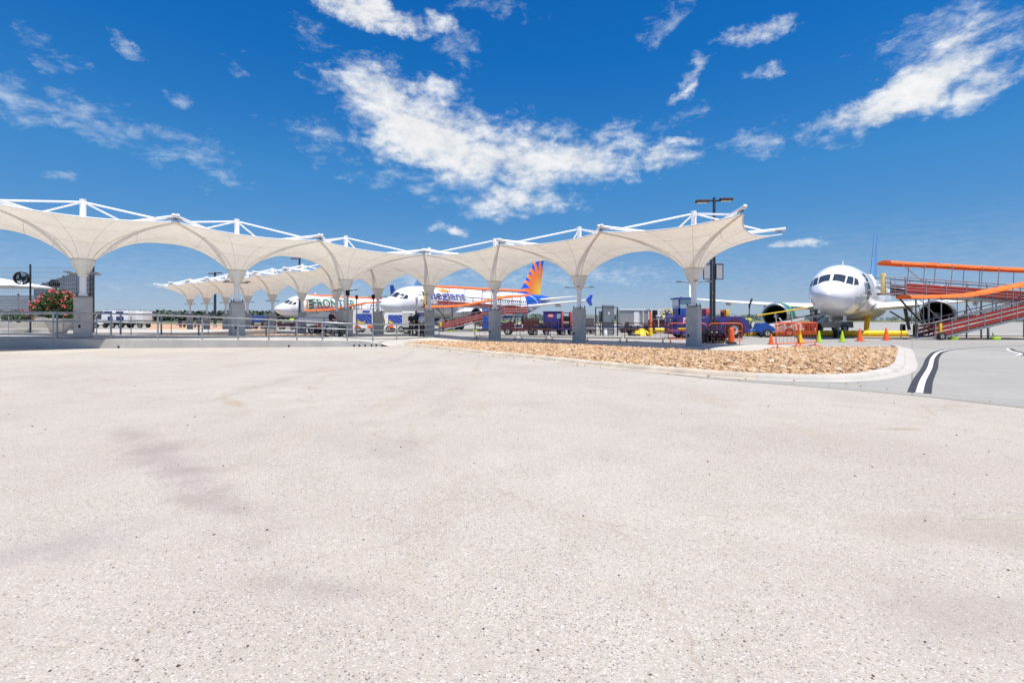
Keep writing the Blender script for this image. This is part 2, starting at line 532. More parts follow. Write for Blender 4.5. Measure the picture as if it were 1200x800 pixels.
def make_asphalt():
    m = bpy.data.materials.new('chip_seal_asphalt')
    m.use_nodes = True
    t = NT(m.node_tree)
    p = t.n['Principled BSDF']
    tc = t.node('ShaderNodeTexCoord').outputs['Object']
    vo = t.node('ShaderNodeTexVoronoi', feature='F1')
    vo.inputs['Scale'].default_value = 150
    t.l.new(tc, vo.inputs['Vector'])
    rr, gg, bb = t.xyz(vo.outputs['Color'])
    vo2 = t.node('ShaderNodeTexVoronoi', feature='F1')
    vo2.inputs['Scale'].default_value = 64
    t.l.new(tc, vo2.inputs['Vector'])
    r2, g2, b2 = t.xyz(vo2.outputs['Color'])
    big = t.noise(tc, .28, 6, .6, .4)
    mid = t.noise(tc, 1.7, 5, .6)
    fine = t.noise(tc, 30, 4, .7)
    base = t.mix(t.rng(big, .35, .65), (.395, .357, .312), (.452, .42, .368))
    base = t.mix(t.rng(mid, .42, .72, 0, .55), base, (.37, .335, .285))
    tone = t.rng(rr, 0, 1, .86, 1.14)
    base = t.mix(1.0, base, t.comb(tone, tone, tone), 'MULTIPLY')
    ft = t.rng(fine, .3, .7, .90, 1.10)
    base = t.mix(1.0, base, t.comb(ft, ft, ft), 'MULTIPLY')
    # dark, tan and white chips; worn patches show more of the dark ones
    wear = t.rng(t.noise(tc, .55, 5, .65, .5), .45, .68, .945, .80)
    dark = t.math('MULTIPLY', t.math('GREATER_THAN', gg, wear), t.rng(bb, 0, 1, .25, .85))
    base = t.mix(dark, base, (.10, .085, .075))
    dk2 = t.math('MULTIPLY', t.math('GREATER_THAN', g2, .991), t.math('LESS_THAN', vo2.outputs['Distance'], .42))
    base = t.mix(t.math('MULTIPLY', dk2, .8), base, (.06, .05, .045))
    tan = t.math('MULTIPLY', t.math('GREATER_THAN', bb, .965), .5)
    base = t.mix(tan, base, (.45, .32, .19))
    wht = t.math('MULTIPLY', t.math('GREATER_THAN', rr, .95), .38)
    base = t.mix(wht, base, (.72, .71, .70))
    # tan dust in streaks and a few wandering cracks
    mp = t.node('ShaderNodeMapping')
    mp.inputs['Rotation'].default_value = (0, 0, R(38))
    mp.inputs['Scale'].default_value = (1, .22, 1)
    t.l.new(tc, mp.inputs['Vector'])
    st = t.noise(mp.outputs[0], .9, 6, .65, .6)
    base = t.mix(t.rng(st, .58, .76, 0, .5), base, (.37, .29, .20))
    ds = t.noise(mp.outputs[0], .42, 6, .6, .8)
    base = t.mix(t.rng(ds, .57, .72, 0, .42), base, (.25, .225, .21))
    # a long scuffed drag mark and one spill, each with a shape of its own
    for cx, cy, rot, sx, sy, colr, amt in ((-3.2, 4.8, -44, 3.4, .42, (.25, .215, .20), .62), (-1.0, 2.6, -10, .9, .2, (.24, .21, .19), .4), (4.75, 6.35, -3, .62, .085, (.34, .25, .16), .75), (-4.6, 8.4, -50, 1.6, .22, (.36, .28, .19), .6),
                                           (-2.7, 3.1, 30, 1.3, .5, (.28, .25, .235), .45), (3.4, 3.1, -20, 2.2, .6, (.33, .285, .24), .45), (6.2, 7.6, 60, .9, .05, (.33, .25, .17), .8), (2.0, 2.3, 15, 1.1, .45, (.30, .265, .24), .4)):
        mpx = t.node('ShaderNodeMapping', vector_type='TEXTURE')
        mpx.inputs['Location'].default_value = (cx, cy, 0)
        mpx.inputs['Rotation'].default_value = (0, 0, R(rot))
        mpx.inputs['Scale'].default_value = (sx, sy, 1)
        t.l.new(tc, mpx.inputs['Vector'])
        lnx = t.node('ShaderNodeVectorMath', operation='LENGTH')
        t.l.new(mpx.outputs[0], lnx.inputs[0])
        body_ = t.math('ADD', t.rng(lnx.outputs['Value'], 1.3, .0, -.3, .5), t.math('MULTIPLY', t.math('SUBTRACT', t.math('MULTIPLY_ADD', mid, .5, t.math('MULTIPLY', fine, .5)), .5), 2.2))
        base = t.mix(t.rng(body_, .0, .5, 0, amt, True), base, colr)
    warp = t.node('ShaderNodeVectorMath', operation='MULTIPLY_ADD')
    nz = t.node('ShaderNodeTexNoise')
    nz.inputs['Scale'].default_value = 1.3
    nz.inputs['Detail'].default_value = 6
    t.l.new(tc, nz.inputs['Vector'])
    t.l.new(nz.outputs['Color'], warp.inputs[0])
    warp.inputs[1].default_value = (1.3, 1.3, 0)
    t.l.new(tc, warp.inputs[2])
    cr = t.node('ShaderNodeTexVoronoi', feature='DISTANCE_TO_EDGE')
    cr.inputs['Scale'].default_value = .17
    t.l.new(warp.outputs[0], cr.inputs['Vector'])
    crk = t.math('MULTIPLY', t.rng(cr.outputs['Distance'], 0.0, .0045, .5, 0), t.rng(mid, .42, .6))
    base = t.mix(crk, base, (.30, .235, .16))
    t.l.new(base, p.inputs['Base Color'])
    p.inputs['Roughness'].default_value = .92
    p.inputs['Specular IOR Level'].default_value = .2
    b = t.node('ShaderNodeBump')
    b.inputs['Strength'].default_value = .6
    b.inputs['Distance'].default_value = .006
    h = t.math('MULTIPLY_ADD', vo.outputs['Distance'], -1.0, t.math('MULTIPLY', rr, .8))
    b.inputs['Distance'].default_value = .004
    t.l.new(h, b.inputs['Height'])
    t.l.new(b.outputs[0], p.inputs['Normal'])
    return m


def make_slab_concrete(name, col, rot, size, joint=.02, var=.1):
    m = bpy.data.materials.new(name)
    m.use_nodes = True
    t = NT(m.node_tree)
    p = t.n['Principled BSDF']
    tc = t.node('ShaderNodeTexCoord').outputs['Object']
    mp = t.node('ShaderNodeMapping')
    mp.inputs['Rotation'].default_value = (0, 0, rot)
    t.l.new(tc, mp.inputs['Vector'])
    x, y, z = t.xyz(mp.outputs[0])
    js, cells = [], []
    for q in (x, y):
        d = t.math('DIVIDE', q, size)
        fr = t.math('FRACT', t.math('ADD', d, 500.0))
        e = t.math('MINIMUM', fr, t.math('SUBTRACT', 1.0, fr))
        js.append(t.math('LESS_THAN', e, joint / size))
        cells.append(t.math('FLOOR', d))
    j = t.math('MAXIMUM', js[0], js[1])
    wn = t.node('ShaderNodeTexWhiteNoise', noise_dimensions='2D')
    t.l.new(t.comb(cells[0], cells[1], 0), wn.inputs['Vector'])
    tone = t.rng(wn.outputs['Value'], 0, 1, 1 - var * .6, 1 + var * .6)
    n = t.noise(tc, .6, 7, .65)
    n2 = t.noise(tc, 9, 6, .7)
    f = t.math('MULTIPLY', tone, t.math('MULTIPLY', t.rng(n, .3, .7, 1 - var, 1 + var), t.rng(n2, .3, .7, .93, 1.07)))
    c = t.mix(1.0, (*col, 1), t.comb(f, f, f), 'MULTIPLY')
    st = t.noise(tc, 1.4, 6, .7, .4)
    c = t.mix(t.rng(st, .56, .76, 0, .4), c, (.26, .225, .18))
    c = t.mix(t.math('MULTIPLY', j, .55), c, (.16, .14, .12))
    t.l.new(c, p.inputs['Base Color'])
    p.inputs['Roughness'].default_value = .88
    p.inputs['Specular IOR Level'].default_value = .25
    b = t.node('ShaderNodeBump')
    b.inputs['Strength'].default_value = .3
    b.inputs['Distance'].default_value = .004
    t.l.new(t.noise(tc, 70, 4, .6), b.inputs['Height'])
    t.l.new(b.outputs[0], p.inputs['Normal'])
    return m


def make_fabric():
    m = bpy.data.materials.new('cream_membrane')
    m.use_nodes = True
    t = NT(m.node_tree)
    t.n.clear()
    out = t.node('ShaderNodeOutputMaterial')
    tc = t.node('ShaderNodeTexCoord').outputs['Object']
    n = t.noise(tc, .9, 6, .6)
    n2 = t.noise(tc, 4.0, 5, .6)
    f = t.math('MULTIPLY', t.rng(n, .3, .7, .95, 1.05), t.rng(n2, .3, .7, .975, 1.025))
    c = t.mix(1.0, (.91, .86, .765, 1), t.comb(f, f, f), 'MULTIPLY')
    mpf = t.node('ShaderNodeMapping')
    mpf.inputs['Scale'].default_value = (2.6, 2.6, .35)
    t.l.new(tc, mpf.inputs['Vector'])
    c = t.mix(t.rng(t.noise(mpf.outputs[0], 1.7, 7, .68, .3), .52, .78, 0, .30), c, (.52, .45, .36))
    df = t.node('ShaderNodeBsdfDiffuse')
    tr = t.node('ShaderNodeBsdfTranslucent')
    t.l.new(c, df.inputs[0])
    t.l.new(c, tr.inputs[0])
    mx = t.node('ShaderNodeMixShader')
    mx.inputs[0].default_value = .18
    t.l.new(df.outputs[0], mx.inputs[1])
    t.l.new(tr.outputs[0], mx.inputs[2])
    b = t.node('ShaderNodeBump')
    b.inputs['Strength'].default_value = .15
    b.inputs['Distance'].default_value = .05
    t.l.new(t.noise(tc, 1.6, 4, .5), b.inputs['Height'])
    t.l.new(b.outputs[0], df.inputs['Normal'])
    t.l.new(mx.outputs[0], out.inputs[0])
    return m


def make_rock():
    m = bpy.data.materials.new('river_stone')
    m.use_nodes = True
    t = NT(m.node_tree)
    p = t.n['Principled BSDF']
    at = t.node('ShaderNodeAttribute', attribute_name='tone')
    cr = t.node('ShaderNodeValToRGB')
    el = cr.color_ramp.elements
    el[0].position, el[0].color = 0, (.26, .155, .085, 1)
    el[1].position, el[1].color = 1, (.58, .49, .38, 1)
    for ps, cc in ((.15, (.35, .20, .10)), (.5, (.48, .305, .16)), (.82, (.55, .39, .235))):
        e = el.new(ps)
        e.color = (*cc, 1)
    t.l.new(at.outputs['Fac'], cr.inputs[0])
    tc = t.node('ShaderNodeTexCoord').outputs['Object']
    n = t.rng(t.noise(tc, 22, 5, .65), .3, .7, .82, 1.18)
    t.l.new(t.mix(1.0, cr.outputs[0], t.comb(n, n, n), 'MULTIPLY'), p.inputs['Base Color'])
    p.inputs['Roughness'].default_value = .8
    return m


M['asphalt'] = make_asphalt()
U = Vector((.765, -.644)).normalized()       # along the long row, towards the near right end
V = Vector((-U.y, U.x))                      # across it, away from the camera
ROW_ANG = math.atan2(U.y, U.x)
M['apron'] = make_slab_concrete('apron_concrete', (.30, .29, .265), -R(-38), 6.1, .018, .09)
M['walk'] = make_slab_concrete('walkway_concrete', (.43, .41, .37), -ROW_ANG, 3.4, .012, .08)
M['fabric'] = make_fabric()
M['seam'] = mat('membrane_seam', (.70, .63, .53), .9, 0, .06, 3)
M['rock'] = make_rock()
M['hopper'] = mat('cream_hopper', (.84, .80, .72), .6, 0, .05, 2, .1)


# ------------------------------------------------------------------ ground
def structure(o):
    o['kind'] = 'structure'
    return o


def deck_z(x):
    xs = (-60, -21, -11, -6.5, -2.5, 60)
    zs = (.5, .5, .27, .2, .012, .012)
    return float(np.interp(x, xs, zs))


def smooth_pts(pts, k=6):
    """Catmull-Rom through 2-D or 3-D points"""
    P = [Vector((*p, 0)) if len(p) == 2 else Vector(p) for p in pts]
    out = []
    for i in range(len(P) - 1):
        a, b, c, d = P[max(i - 1, 0)], P[i], P[i + 1], P[min(i + 2, len(P) - 1)]
        for j in range(k):
            t = j / k
            out.append(.5 * ((2 * b) + (c - a) * t + (2 * a - 5 * b + 4 * c - d) * t * t + (3 * b - a - 3 * c + d) * t ** 3))
    out.append(P[-1])
    return out


def ribbon(mb, pts, w0, w1, z=None, m=0):
    """flat strip between the sideways offsets w0 and w1"""
    L, Rr = [], []
    for i, p in enumerate(pts):
        d = pts[min(i + 1, len(pts) - 1)] - pts[max(i - 1, 0)]
        nrm = Vector((d.y, -d.x, 0)).normalized()
        zz = p.z if z is None else z
        L.append((p.x + nrm.x * w0, p.y + nrm.y * w0, zz))
        Rr.append((p.x + nrm.x * w1, p.y + nrm.y * w1, zz))
    n = len(pts)
    mb.add(L + Rr, [(i, i + 1, n + i + 1, n + i) for i in range(n - 1)], m)


structure(MB().add([(-5000, -400, -.06), (5000, -400, -.06), (5000, 5500, -.06), (-5000, 5500, -.06)], [(0, 1, 2, 3)]).build('terrain', M['grass'], angle=0))
structure(MB().add([(-95, -60, -.006), (400, -60, -.006), (400, 330, -.006), (-95, 330, -.006)], [(0, 1, 2, 3)]).build('apron', M['apron'], angle=0))

KERB_FRONT = [(-6.05, 27.9), (-2.19, 21.9), (.6, 18.0), (2.52, 15.1), (3.99, 13.3), (4.91, 12.27), (5.83, 11.65), (6.84, 11.4),
              (7.96, 11.65), (9.45, 12.75), (11.2, 14.6), (14.3, 18.6), (17.5, 22.8), (18.7, 24.6), (19.1, 25.4)]
BOUNDARY = [(-6.2, 28.4), (-2.35, 21.7), (.4, 17.8), (2.3, 14.9), (3.8, 13.0), (4.6, 11.75), (5.75, 10.65), (7.1, 9.29), (7.88, 7.88), (9.3, 5.0), (12.6, -5), (17, -30)]
bsm = smooth_pts(BOUNDARY, 5)
poly = [(-70, -30), (-70, 24.0), (-25, 24.6), (-7.0, 28.4)] + [(p.x, p.y) for p in bsm]
bm = bmesh.new()
bm.faces.new([bm.verts.new((x, y, 0)) for x, y in poly])
me = bpy.data.meshes.new('car_park')
bm.to_mesh(me)
bm.free()
me.materials.append(M['asphalt'])
me.flip_normals() if me.polygons[0].normal.z < 0 else None
o = bpy.data.objects.new('car_park', me)
COL.objects.link(o)
structure(o)
mb = MB()
ribbon(mb, bsm[20:50], -.025, .025, .003)
M['joint'] = mat('dirt_joint', (.19, .16, .13), .9, 0, .4, 6)
structure(mb.build('pavement_joint', M['joint'], angle=0))

# loose dark chips lying on the asphalt
chips = MB()
for i in range(150):
    r_ = random.random()
    yy = 1.7 + 9 * r_ ** 1.6
    xx = random.uniform(-1.05, 1.05) * yy
    s_ = random.uniform(.002, .006) * (1 + yy * .12)
    chips.box((xx, yy, s_ * .35), (s_ * 2, s_ * random.uniform(1, 2), s_), random.uniform(0, 3), 0, random.uniform(-.3, .3), top=.6)
chips.build('loose_chippings', mat('dark_chip', (.10, .075, .06), .9, 0, .5, 40), angle=0, kind='stuff')

# painted lines
line = [(7.58, 9.53), (9.29, 11.57), (12.0, 14.7), (15.3, 18.6), (18.6, 22.2), (21.6, 24.6), (25.5, 26.6), (31, 28.5)]
lp = smooth_pts(line, 5)
mk = MB()
ribbon(mk, lp, -.052, .052, .001)
structure(mk.build('white_line', M['line_white'], angle=0))
for s_ in (-1, 1):
    mk = MB()
    ribbon(mk, lp, s_ * .058, s_ * .18, .001)
    structure(mk.build('black_line', M['line_black'], angle=0))
lp2 = smooth_pts([(19.3, 19.6), (20.4, 20.5), (22.0, 22.6), (23.4, 24.2)], 4)
mk = MB()
ribbon(mk, lp2, .06, .2, .001)
structure(mk.build('black_line', M['line_black'], angle=0))
mk = MB()
ribbon(mk, lp2, -.05, .05, .001)
structure(mk.build('white_line', M['line_white'], angle=0))
for yy, ww in ((44.5, .12), (37.6, .09)):
    mk = MB()
    ribbon(mk, [Vector((27, yy + 1.0, 0)), Vector((90, yy - 4, 0))], -ww, ww, .001)
    structure(mk.build('apron_joint', M['joint'], angle=0))
M['tan_concrete'] = mat('tan_concrete', (.42, .36, .27), .9, 0, .1, .5, .1)
mk = MB()
ribbon(mk, [Vector((27, 42.2, 0)), Vector((90, 37.3, 0))], -2.9, 2.7, -.002)
structure(mk.build('apron_strip', M['tan_concrete'], angle=0))

# raised walkway under the left canopies and its front wall


def wall_y(x):
    return float(np.interp(x, (-40, -33, -24.5, -6.7), (10, 16.5, 23.75, 26.1)))


def wall_top(x):
    return float(np.interp(x, (-24, -6.7), (.505, .30)))


def deck_back(x):
    return 47.0 if x < -21.6 else float(np.interp(x, (-21.6, -10.5, -8.5, -6.9), (28.1, 37.9, 42.5, 43.0)))


xs = [-40, -36, -33, -30, -27, -24.5, -23.4, -22.5, -21.61, -21.59] + [-20.9 + i * .9 for i in range(16)] + [-6.9]
vs, fs = [], []
for x in xs:
    vs += [(x, wall_y(x) + .2, deck_z(x)), (x, deck_back(x), deck_z(x)), (x, deck_back(x), -.1)]
nx = len(xs)
xs2 = [-6.9, -6, -5, -4, -3, -2.5]
for i in range(nx - 1):
    a, b = i * 3, (i + 1) * 3
    fs += [(a, b, b + 1, a + 1), (a + 1, b + 1, b + 2, a + 2)]
for x in xs2:
    vs += [(x, 28.5 + (x + 6.9) * .9, deck_z(x)), (x, 43.0 - (x + 6.9) * 1.0, deck_z(x)), (x, 43.0 - (x + 6.9), -.1)]
for i in range(len(xs2) - 1):
    a, b = (nx + i) * 3, (nx + i + 1) * 3
    fs += [(a, b, b + 1, a + 1), (a + 1, b + 1, b + 2, a + 2)]
vs += [(-6.9, 26.2, .17), (-6.9, 28.5, deck_z(-6.9)), (-4.6, 30.4, deck_z(-4.6)), (-5.2, 28.6, .012), (-6.3, 26.3, .006),
       (-2.5, 32.46, .012), (-3.4, 31.0, .011)]
k = len(vs)
fs.append((k - 7, k - 3, k - 4, k - 6))
fs.append((k - 6, k - 4, k - 5))
fs.append((k - 4, k - 1, k - 2, k - 5))
structure(MB().add(vs, fs).build('walkway', M['walk'], angle=0))
# walkway pad below the long row
A0 = Vector((9.3, 26.2))
padc = [A0 + U * 4.6 - V * 2.3, A0 + U * 5.6 + V * 4.3, A0 - U * 19 + V * 4.3, A0 - U * 75 + V * 3.6, A0 - U * 75 - V * 3.4, A0 - U * 20 - V * 3.0, A0 - U * 9 - V * 3.2]
structure(MB().add([(p.x, p.y, .0035) for p in padc], [tuple(range(len(padc)))]).build('walkway', M['walk'], angle=0))

wxs = [-40, -33, -24.5, -21.6, -18.5, -15.3, -12.15, -9.6, -7.7, -6.7]
wall = thing('retaining_wall', 'low grey concrete wall along the front of the raised walkway', 'wall', (0, 0, 0))
for i in range(len(wxs) - 1):
    a, b = wxs[i] + .006, wxs[i + 1] - .006
    mb = MB()
    lo, hi = [], []
    za, zb = wall_top(a), wall_top(b)
    ya, yb = wall_y(a), wall_y(b)
    if i == len(wxs) - 2:
        zb = .17
    t_ = .3
    mb.add([(a, ya, -.1), (b, yb, -.1), (b, yb + t_, -.1), (a, ya + t_, -.1), (a, ya + .01, za), (b, yb + .01, zb), (b, yb + t_, zb), (a, ya + t_, za),
            (a, ya, za - .02), (b, yb, zb - .02)],
           [(0, 1, 9, 8), (8, 9, 5, 4), (4, 5, 6, 7), (1, 2, 6, 5, 9), (2, 3, 7, 6), (3, 0, 8, 4, 7)])
    mb.build('wall_panel', M['wall_concrete'], wall, angle=0)
for px, py, r_ in ((139, 406.3, .055), (338.5, 407.2, .05), (415, 405, .05), (421, 405, .05), (428, 405, .05), (435.5, 404.6, .05), (441, 404.4, .05)):
    x = PX(px, 24.6)
    for _ in range(5):
        x = PX(px, wall_y(x))
    y = wall_y(x)
    z = max(.06, PZ(py, y))
    MB().lathe([(r_, -.004), (r_, .004), (r_ * .7, .012), (1e-5, .013)], (x, y - .008, z), 'Y', 10).build('weep_hole', M['fan'], wall)

# kerb and stone bed
kf = smooth_pts(KERB_FRONT, 5)


def kerb(pts, name, m):
    loops = []
    for i, p in enumerate(pts):
        d = pts[min(i + 1, len(pts) - 1)] - pts[max(i - 1, 0)]
        n_ = Vector((-d.y, d.x, 0)).normalized()
        loops.append([p + n_ * w + Vector((0, 0, z)) for w, z in ((-.28, -.02), (-.28, .004), (0, .010), (.04, .085), (.09, .115), (.25, .125), (.27, .11), (.27, -.02))])
    return structure(MB().loft(loops).build(name, m, angle=40))


M['kerb_old'] = mat('weathered_kerb', (.46, .40, .315), .9, 0, .2, 1.6, .4, .4, 40)
kerb(kf[:30], 'kerb', M['kerb_old'])
kerb(kf[29:], 'kerb', M['kerb'])
inner = []
for i, p in enumerate(kf):
    d = kf[min(i + 1, len(kf) - 1)] - kf[max(i - 1, 0)]
    n_ = Vector((-d.y, d.x, 0)).normalized()
    inner.append((p.x + n_.x * .26, p.y + n_.y * .26))
back = []
for px, py in ((1057, 407.6), (1030, 406.8), (1000, 406.8), (930, 407), (905, 409), (880, 412), (850, 412), (813, 410.8), (760, 408), (700, 405), (640, 402.7), (560, 400.5), (480, 399.5)):
    Z = 1.27 * 600 / (py - 375)
    back.append((PX(px, Z), Z))
bed = inner[:-4] + back
M['bed_soil'] = mat('bed_soil', (.34, .23, .13), .95, 0, .2, 8)
structure(MB().prism(bed, -.02, .05).build('planting_bed', M['bed_soil'], angle=0))


def inside(p, pl):
    c = False
    j = len(pl) - 1
    for i in range(len(pl)):
        if (pl[i][1] > p[1]) != (pl[j][1] > p[1]) and p[0] < (pl[j][0] - pl[i][0]) * (p[1] - pl[i][1]) / (pl[j][1] - pl[i][1]) + pl[i][0]:
            c = not c
        j = i
    return c


def stones(name, pl, z0, n, rmin, rmax, seed):
    rnd = random.Random(seed)
    bm = bmesh.new()
    bmesh.ops.create_icosphere(bm, subdivisions=1, radius=1)
    bv = np.array([v.co[:] for v in bm.verts])
    bf = np.array([[v.index for v in f.verts] for f in bm.faces])
    bm.free()
    rs = np.random.RandomState(seed)
    x0, x1 = min(p[0] for p in pl), max(p[0] for p in pl)
    y0, y1 = min(p[1] for p in pl), max(p[1] for p in pl)
    pts = []
    while len(pts) < n:
        p = (rnd.uniform(x0, x1), rnd.uniform(y0, y1))
        if inside(p, pl):
            pts.append(p)
    VV, FF, TT = [], [], []
    for i, p in enumerate(pts):
        r = rmin + (rmax - rmin) * rnd.random() ** 1.8
        q = bv * (1 + rs.uniform(-.28, .28, (len(bv), 1))) * np.array([r, r * rnd.uniform(.6, .95), r * rnd.uniform(.45, .8)])
        a, e = rnd.uniform(0, 6.28), rnd.uniform(-.5, .5)
        ca, sa, ce, se = math.cos(a), math.sin(a), math.cos(e), math.sin(e)
        Rm = np.array([[ca, -sa, 0], [sa, ca, 0], [0, 0, 1]]) @ np.array([[1, 0, 0], [0, ce, -se], [0, se, ce]])
        q = q @ Rm.T + np.array([p[0], p[1], z0 + rnd.uniform(.0, .05)])
        VV.append(q)
        FF.append(bf + i * len(bv))
        TT.append(np.full(len(bv), min(1, max(0, rnd.gauss(.5, .27)))))
    VV, FF, TT = np.concatenate(VV), np.concatenate(FF), np.concatenate(TT)
    me = bpy.data.meshes.new(name)
    me.from_pydata(VV.tolist(), [], FF.tolist())
    at = me.attributes.new('tone', 'FLOAT', 'POINT')
    at.data.foreach_set('value', TT.astype(np.float32))
    me.materials.append(M['rock'])
    o = bpy.data.objects.new(name, me)
    COL.objects.link(o)
    o['kind'] = 'stuff'
    return o


stones('river_stones', bed, .06, 21000, .034, .092, 3)
bed2 = [(-21.4, 28.6), (-11.2, 37.6), (-12.6, 40.0), (-30, 53.6), (-46, 66.5), (-43, 60), (-30, 42)]
structure(MB().prism(bed2, -.02, .03).build('planting_bed', M['bed_soil'], angle=0))
gut = [(p.x - .1, p.y - .35) for p in kf[:40]] + [(p.x - .1, p.y - 1.1) for p in reversed(kf[:40])]
stones('stray_stones', gut, .012, 70, .012, .04, 8)
M['dirt'] = mat('orange_dirt', (.47, .29, .17), .95, 0, .2, .12)
structure(MB().add([(x, y, .002) for x, y in ((-37, 52), (PX(172, 190), 190), (PX(262, 190), 190), (PX(325, 80), 80), (-24, 52))], [(0, 1, 2, 3, 4)]).build('bare_ground', M['dirt'], angle=0))
stones('river_stones', bed2, .04, 9000, .06, .17, 5)

# ------------------------------------------------------------------ canopies
HV = 3.35
T_COL = [0, 6.9, 13.7, 20.5, 27.1, 33.6, 40.0, 46.5, 52.8, 59.1, 65.4, 71.6]


def side_point(ca, cb, cen, e, free, za, zb):
    p = ca.lerp(cb, e)
    q = 4 * e * (1 - e)
    z = 5.80 + lerp(za, zb, e)
    if free:
        mid = (ca + cb) / 2
        p = p + (cen - mid).normalized() * free * q
        z -= (.08 + .4 * free) * q
    else:
        z -= .60 * q
    return Vector((p.x, p.y, z))


def canopy(cen, corners, free, adj, cadj, dz, label, group):
    """cen, corners: Vector2; free[i]: side i (corner i to i+1) is an open edge"""
    root = thing('shade_canopy', label, 'canopy', (cen.x, cen.y, dz), 0, group)
    L = lambda p: Vector((p[0] - cen.x, p[1] - cen.y, p[2] - dz))
    r0, zr = .46, 3.97 + adj
    NS, NR = 18, 16
    bnd = []
    for i in range(4):
        ca, cb = corners[i], corners[(i + 1) % 4]
        for j in range(NS):
            e = j / NS
            bnd.append(side_point(ca, cb, cen, e, free[i], cadj[i], cadj[(i + 1) % 4]))
    kf_ = 8.0

    wt = {}
    for i in range(4):
        for j in range(NS):
            wt[tuple(bnd[i * NS + j])] = 0.0 if free[i] else 4 * (j / NS) * (1 - j / NS)

    def surf(B, s):
        d = Vector((B.x - cen.x, B.y - cen.y))
        a = math.atan2(d.y, d.x)
        p0 = Vector((cen.x + r0 * math.cos(a), cen.y + r0 * math.sin(a)))
        p = p0.lerp(Vector((B.x, B.y)), s)
        g_ = lerp(math.log(1 + kf_ * s) / math.log(1 + kf_), 1 - (1 - s) ** 2.35, wt[tuple(B)])
        z = zr + (B.z - zr) * g_
        return Vector((p.x, p.y, z))
    NB = len(bnd)
    vs, fs = [], []
    for j in range(NR + 1):
        s = (j / NR) ** 1.35
        for B in bnd:
            vs.append(L(surf(B, s)))
    for j in range(NR):
        for i in range(NB):
            fs.append((j * NB + i, j * NB + (i + 1) % NB, (j + 1) * NB + (i + 1) % NB, (j + 1) * NB + i))
    mem = MB().add(vs, fs).build('membrane', M['fabric'], root, angle=80)
    # seams: strong ones to the corners, thin ones between
    for i in range(4):
        pts = [L(surf(bnd[i * NS], (k / 14) ** 1.3)) for k in range(15)]
        MB().path(pts, .019, 5).build('ridge_seam', M['seam'], mem, angle=80)
    sm = MB()
    for i in range(4):
        for e in (NS // 3, NS * 2 // 3):
            sm.path([L(surf(bnd[i * NS + e], (k / 12) ** 1.3)) for k in range(13)], .010, 4)
    for s in (.22, .55):
        pts = [L(surf(B, s)) for B in bnd]
        sm.path(pts + [pts[0]], .010, 4)
    sm.build('panel_seam', M['seam'], mem, angle=80)
    for i in range(4):
        if free[i]:
            pts = [L(B) for B in bnd[i * NS:(i + 1) * NS]] + [L(bnd[((i + 1) * NS) % NB])]
            MB().path(pts, .03, 6).build('edge_cable', M['white_steel'], mem, angle=80)
    # ring and hopper that carry the fabric
    zz = zr - dz
    MB().ring([(.44, -.03), (.50, -.03), (.50, .035), (.44, .035)], (0, 0, zz), 'Z', 28).build('clamp_ring', M['seam'], root)
    MB().lathe([(.455, -.02), (.45, -.18), (.425, -.26), (.36, -.42), (.25, -.66), (.175, -.82)], (0, 0, zz), 'Z', 28).build('hopper', M['hopper'], root, angle=60)
    top = 6.9 + adj - dz
    pt = 2.0 + max(0, adj * .5)
    pt = pt - dz if dz < .3 else 1.95
    MB().tube((0, 0, pt + .04), (0, 0, top), .135, .135, 18).build('column', M['white_steel'], root)
    MB().tube((0, 0, top), (0, 0, top + .02), .142, .142, 18).build('column_cap', M['white_steel'], root)
    left_ = 'left row' in label
    pw = .70 if left_ else .61
    prz = R(43) if left_ else ROW_ANG
    pr = MB().bbox((0, 0, pt / 2 - .02), (pw, pw, pt + .04), .035, prz).build('pier', M['concrete'], root, angle=30)
    MB().bbox((0, 0, pt + .035), (pw * .86, pw * .86, .03), .008, prz).build('grout_pad', M['kerb'], pr)
    MB().bbox((0, 0, pt + .06), (.56, .56, .03), .008, prz).build('base_plate', M['dark_steel'], root)
    MB().lathe([(.24, .07), (.17, .16), (.14, .16)], (0, 0, pt), 'Z', 18).build('column_foot', M['white_steel'], root)
    for sx in (-1, 1):
        for sy in (-1, 1):
            q = Matrix.Rotation(prz, 2) @ Vector((sx * .23, sy * .23))
            MB().tube((q.x, q.y, pt + .06), (q.x, q.y, pt + .21), .028, .028, 8).build('anchor_bolt', M['dark_steel'], root)
    q = Matrix.Rotation(prz, 2) @ Vector((-pw * .24, -pw / 2))
    MB().tube((q.x, q.y + .01, .55), (q.x, q.y - .02, .55), .075, .07, 12).build('conduit_hole', M['fan'], pr)
    MB().box((q.x + pw * .05, q.y - .004, pt * .5), (.05, .02, .02)).build('form_tie', M['fan'], pr)
    # slim uplights on arms
    zl = 3.27 + adj - dz
    for ang in (0, math.pi / 2, math.pi, math.pi * 1.5):
        dx, dy = math.cos(ROW_ANG + ang + .5), math.sin(ROW_ANG + ang + .5)
        lb = MB().tube((dx * .15, dy * .15, zl), (dx * .62, dy * .62, zl + .03), .018, .018, 6)
        up = lb.build('lamp_arm', M['galv'], root)
        MB().bbox((dx * .74, dy * .74, zl + .05), (.26, .16, .07), .02, ROW_ANG + ang + .5).build('uplight', M['galv'], up)
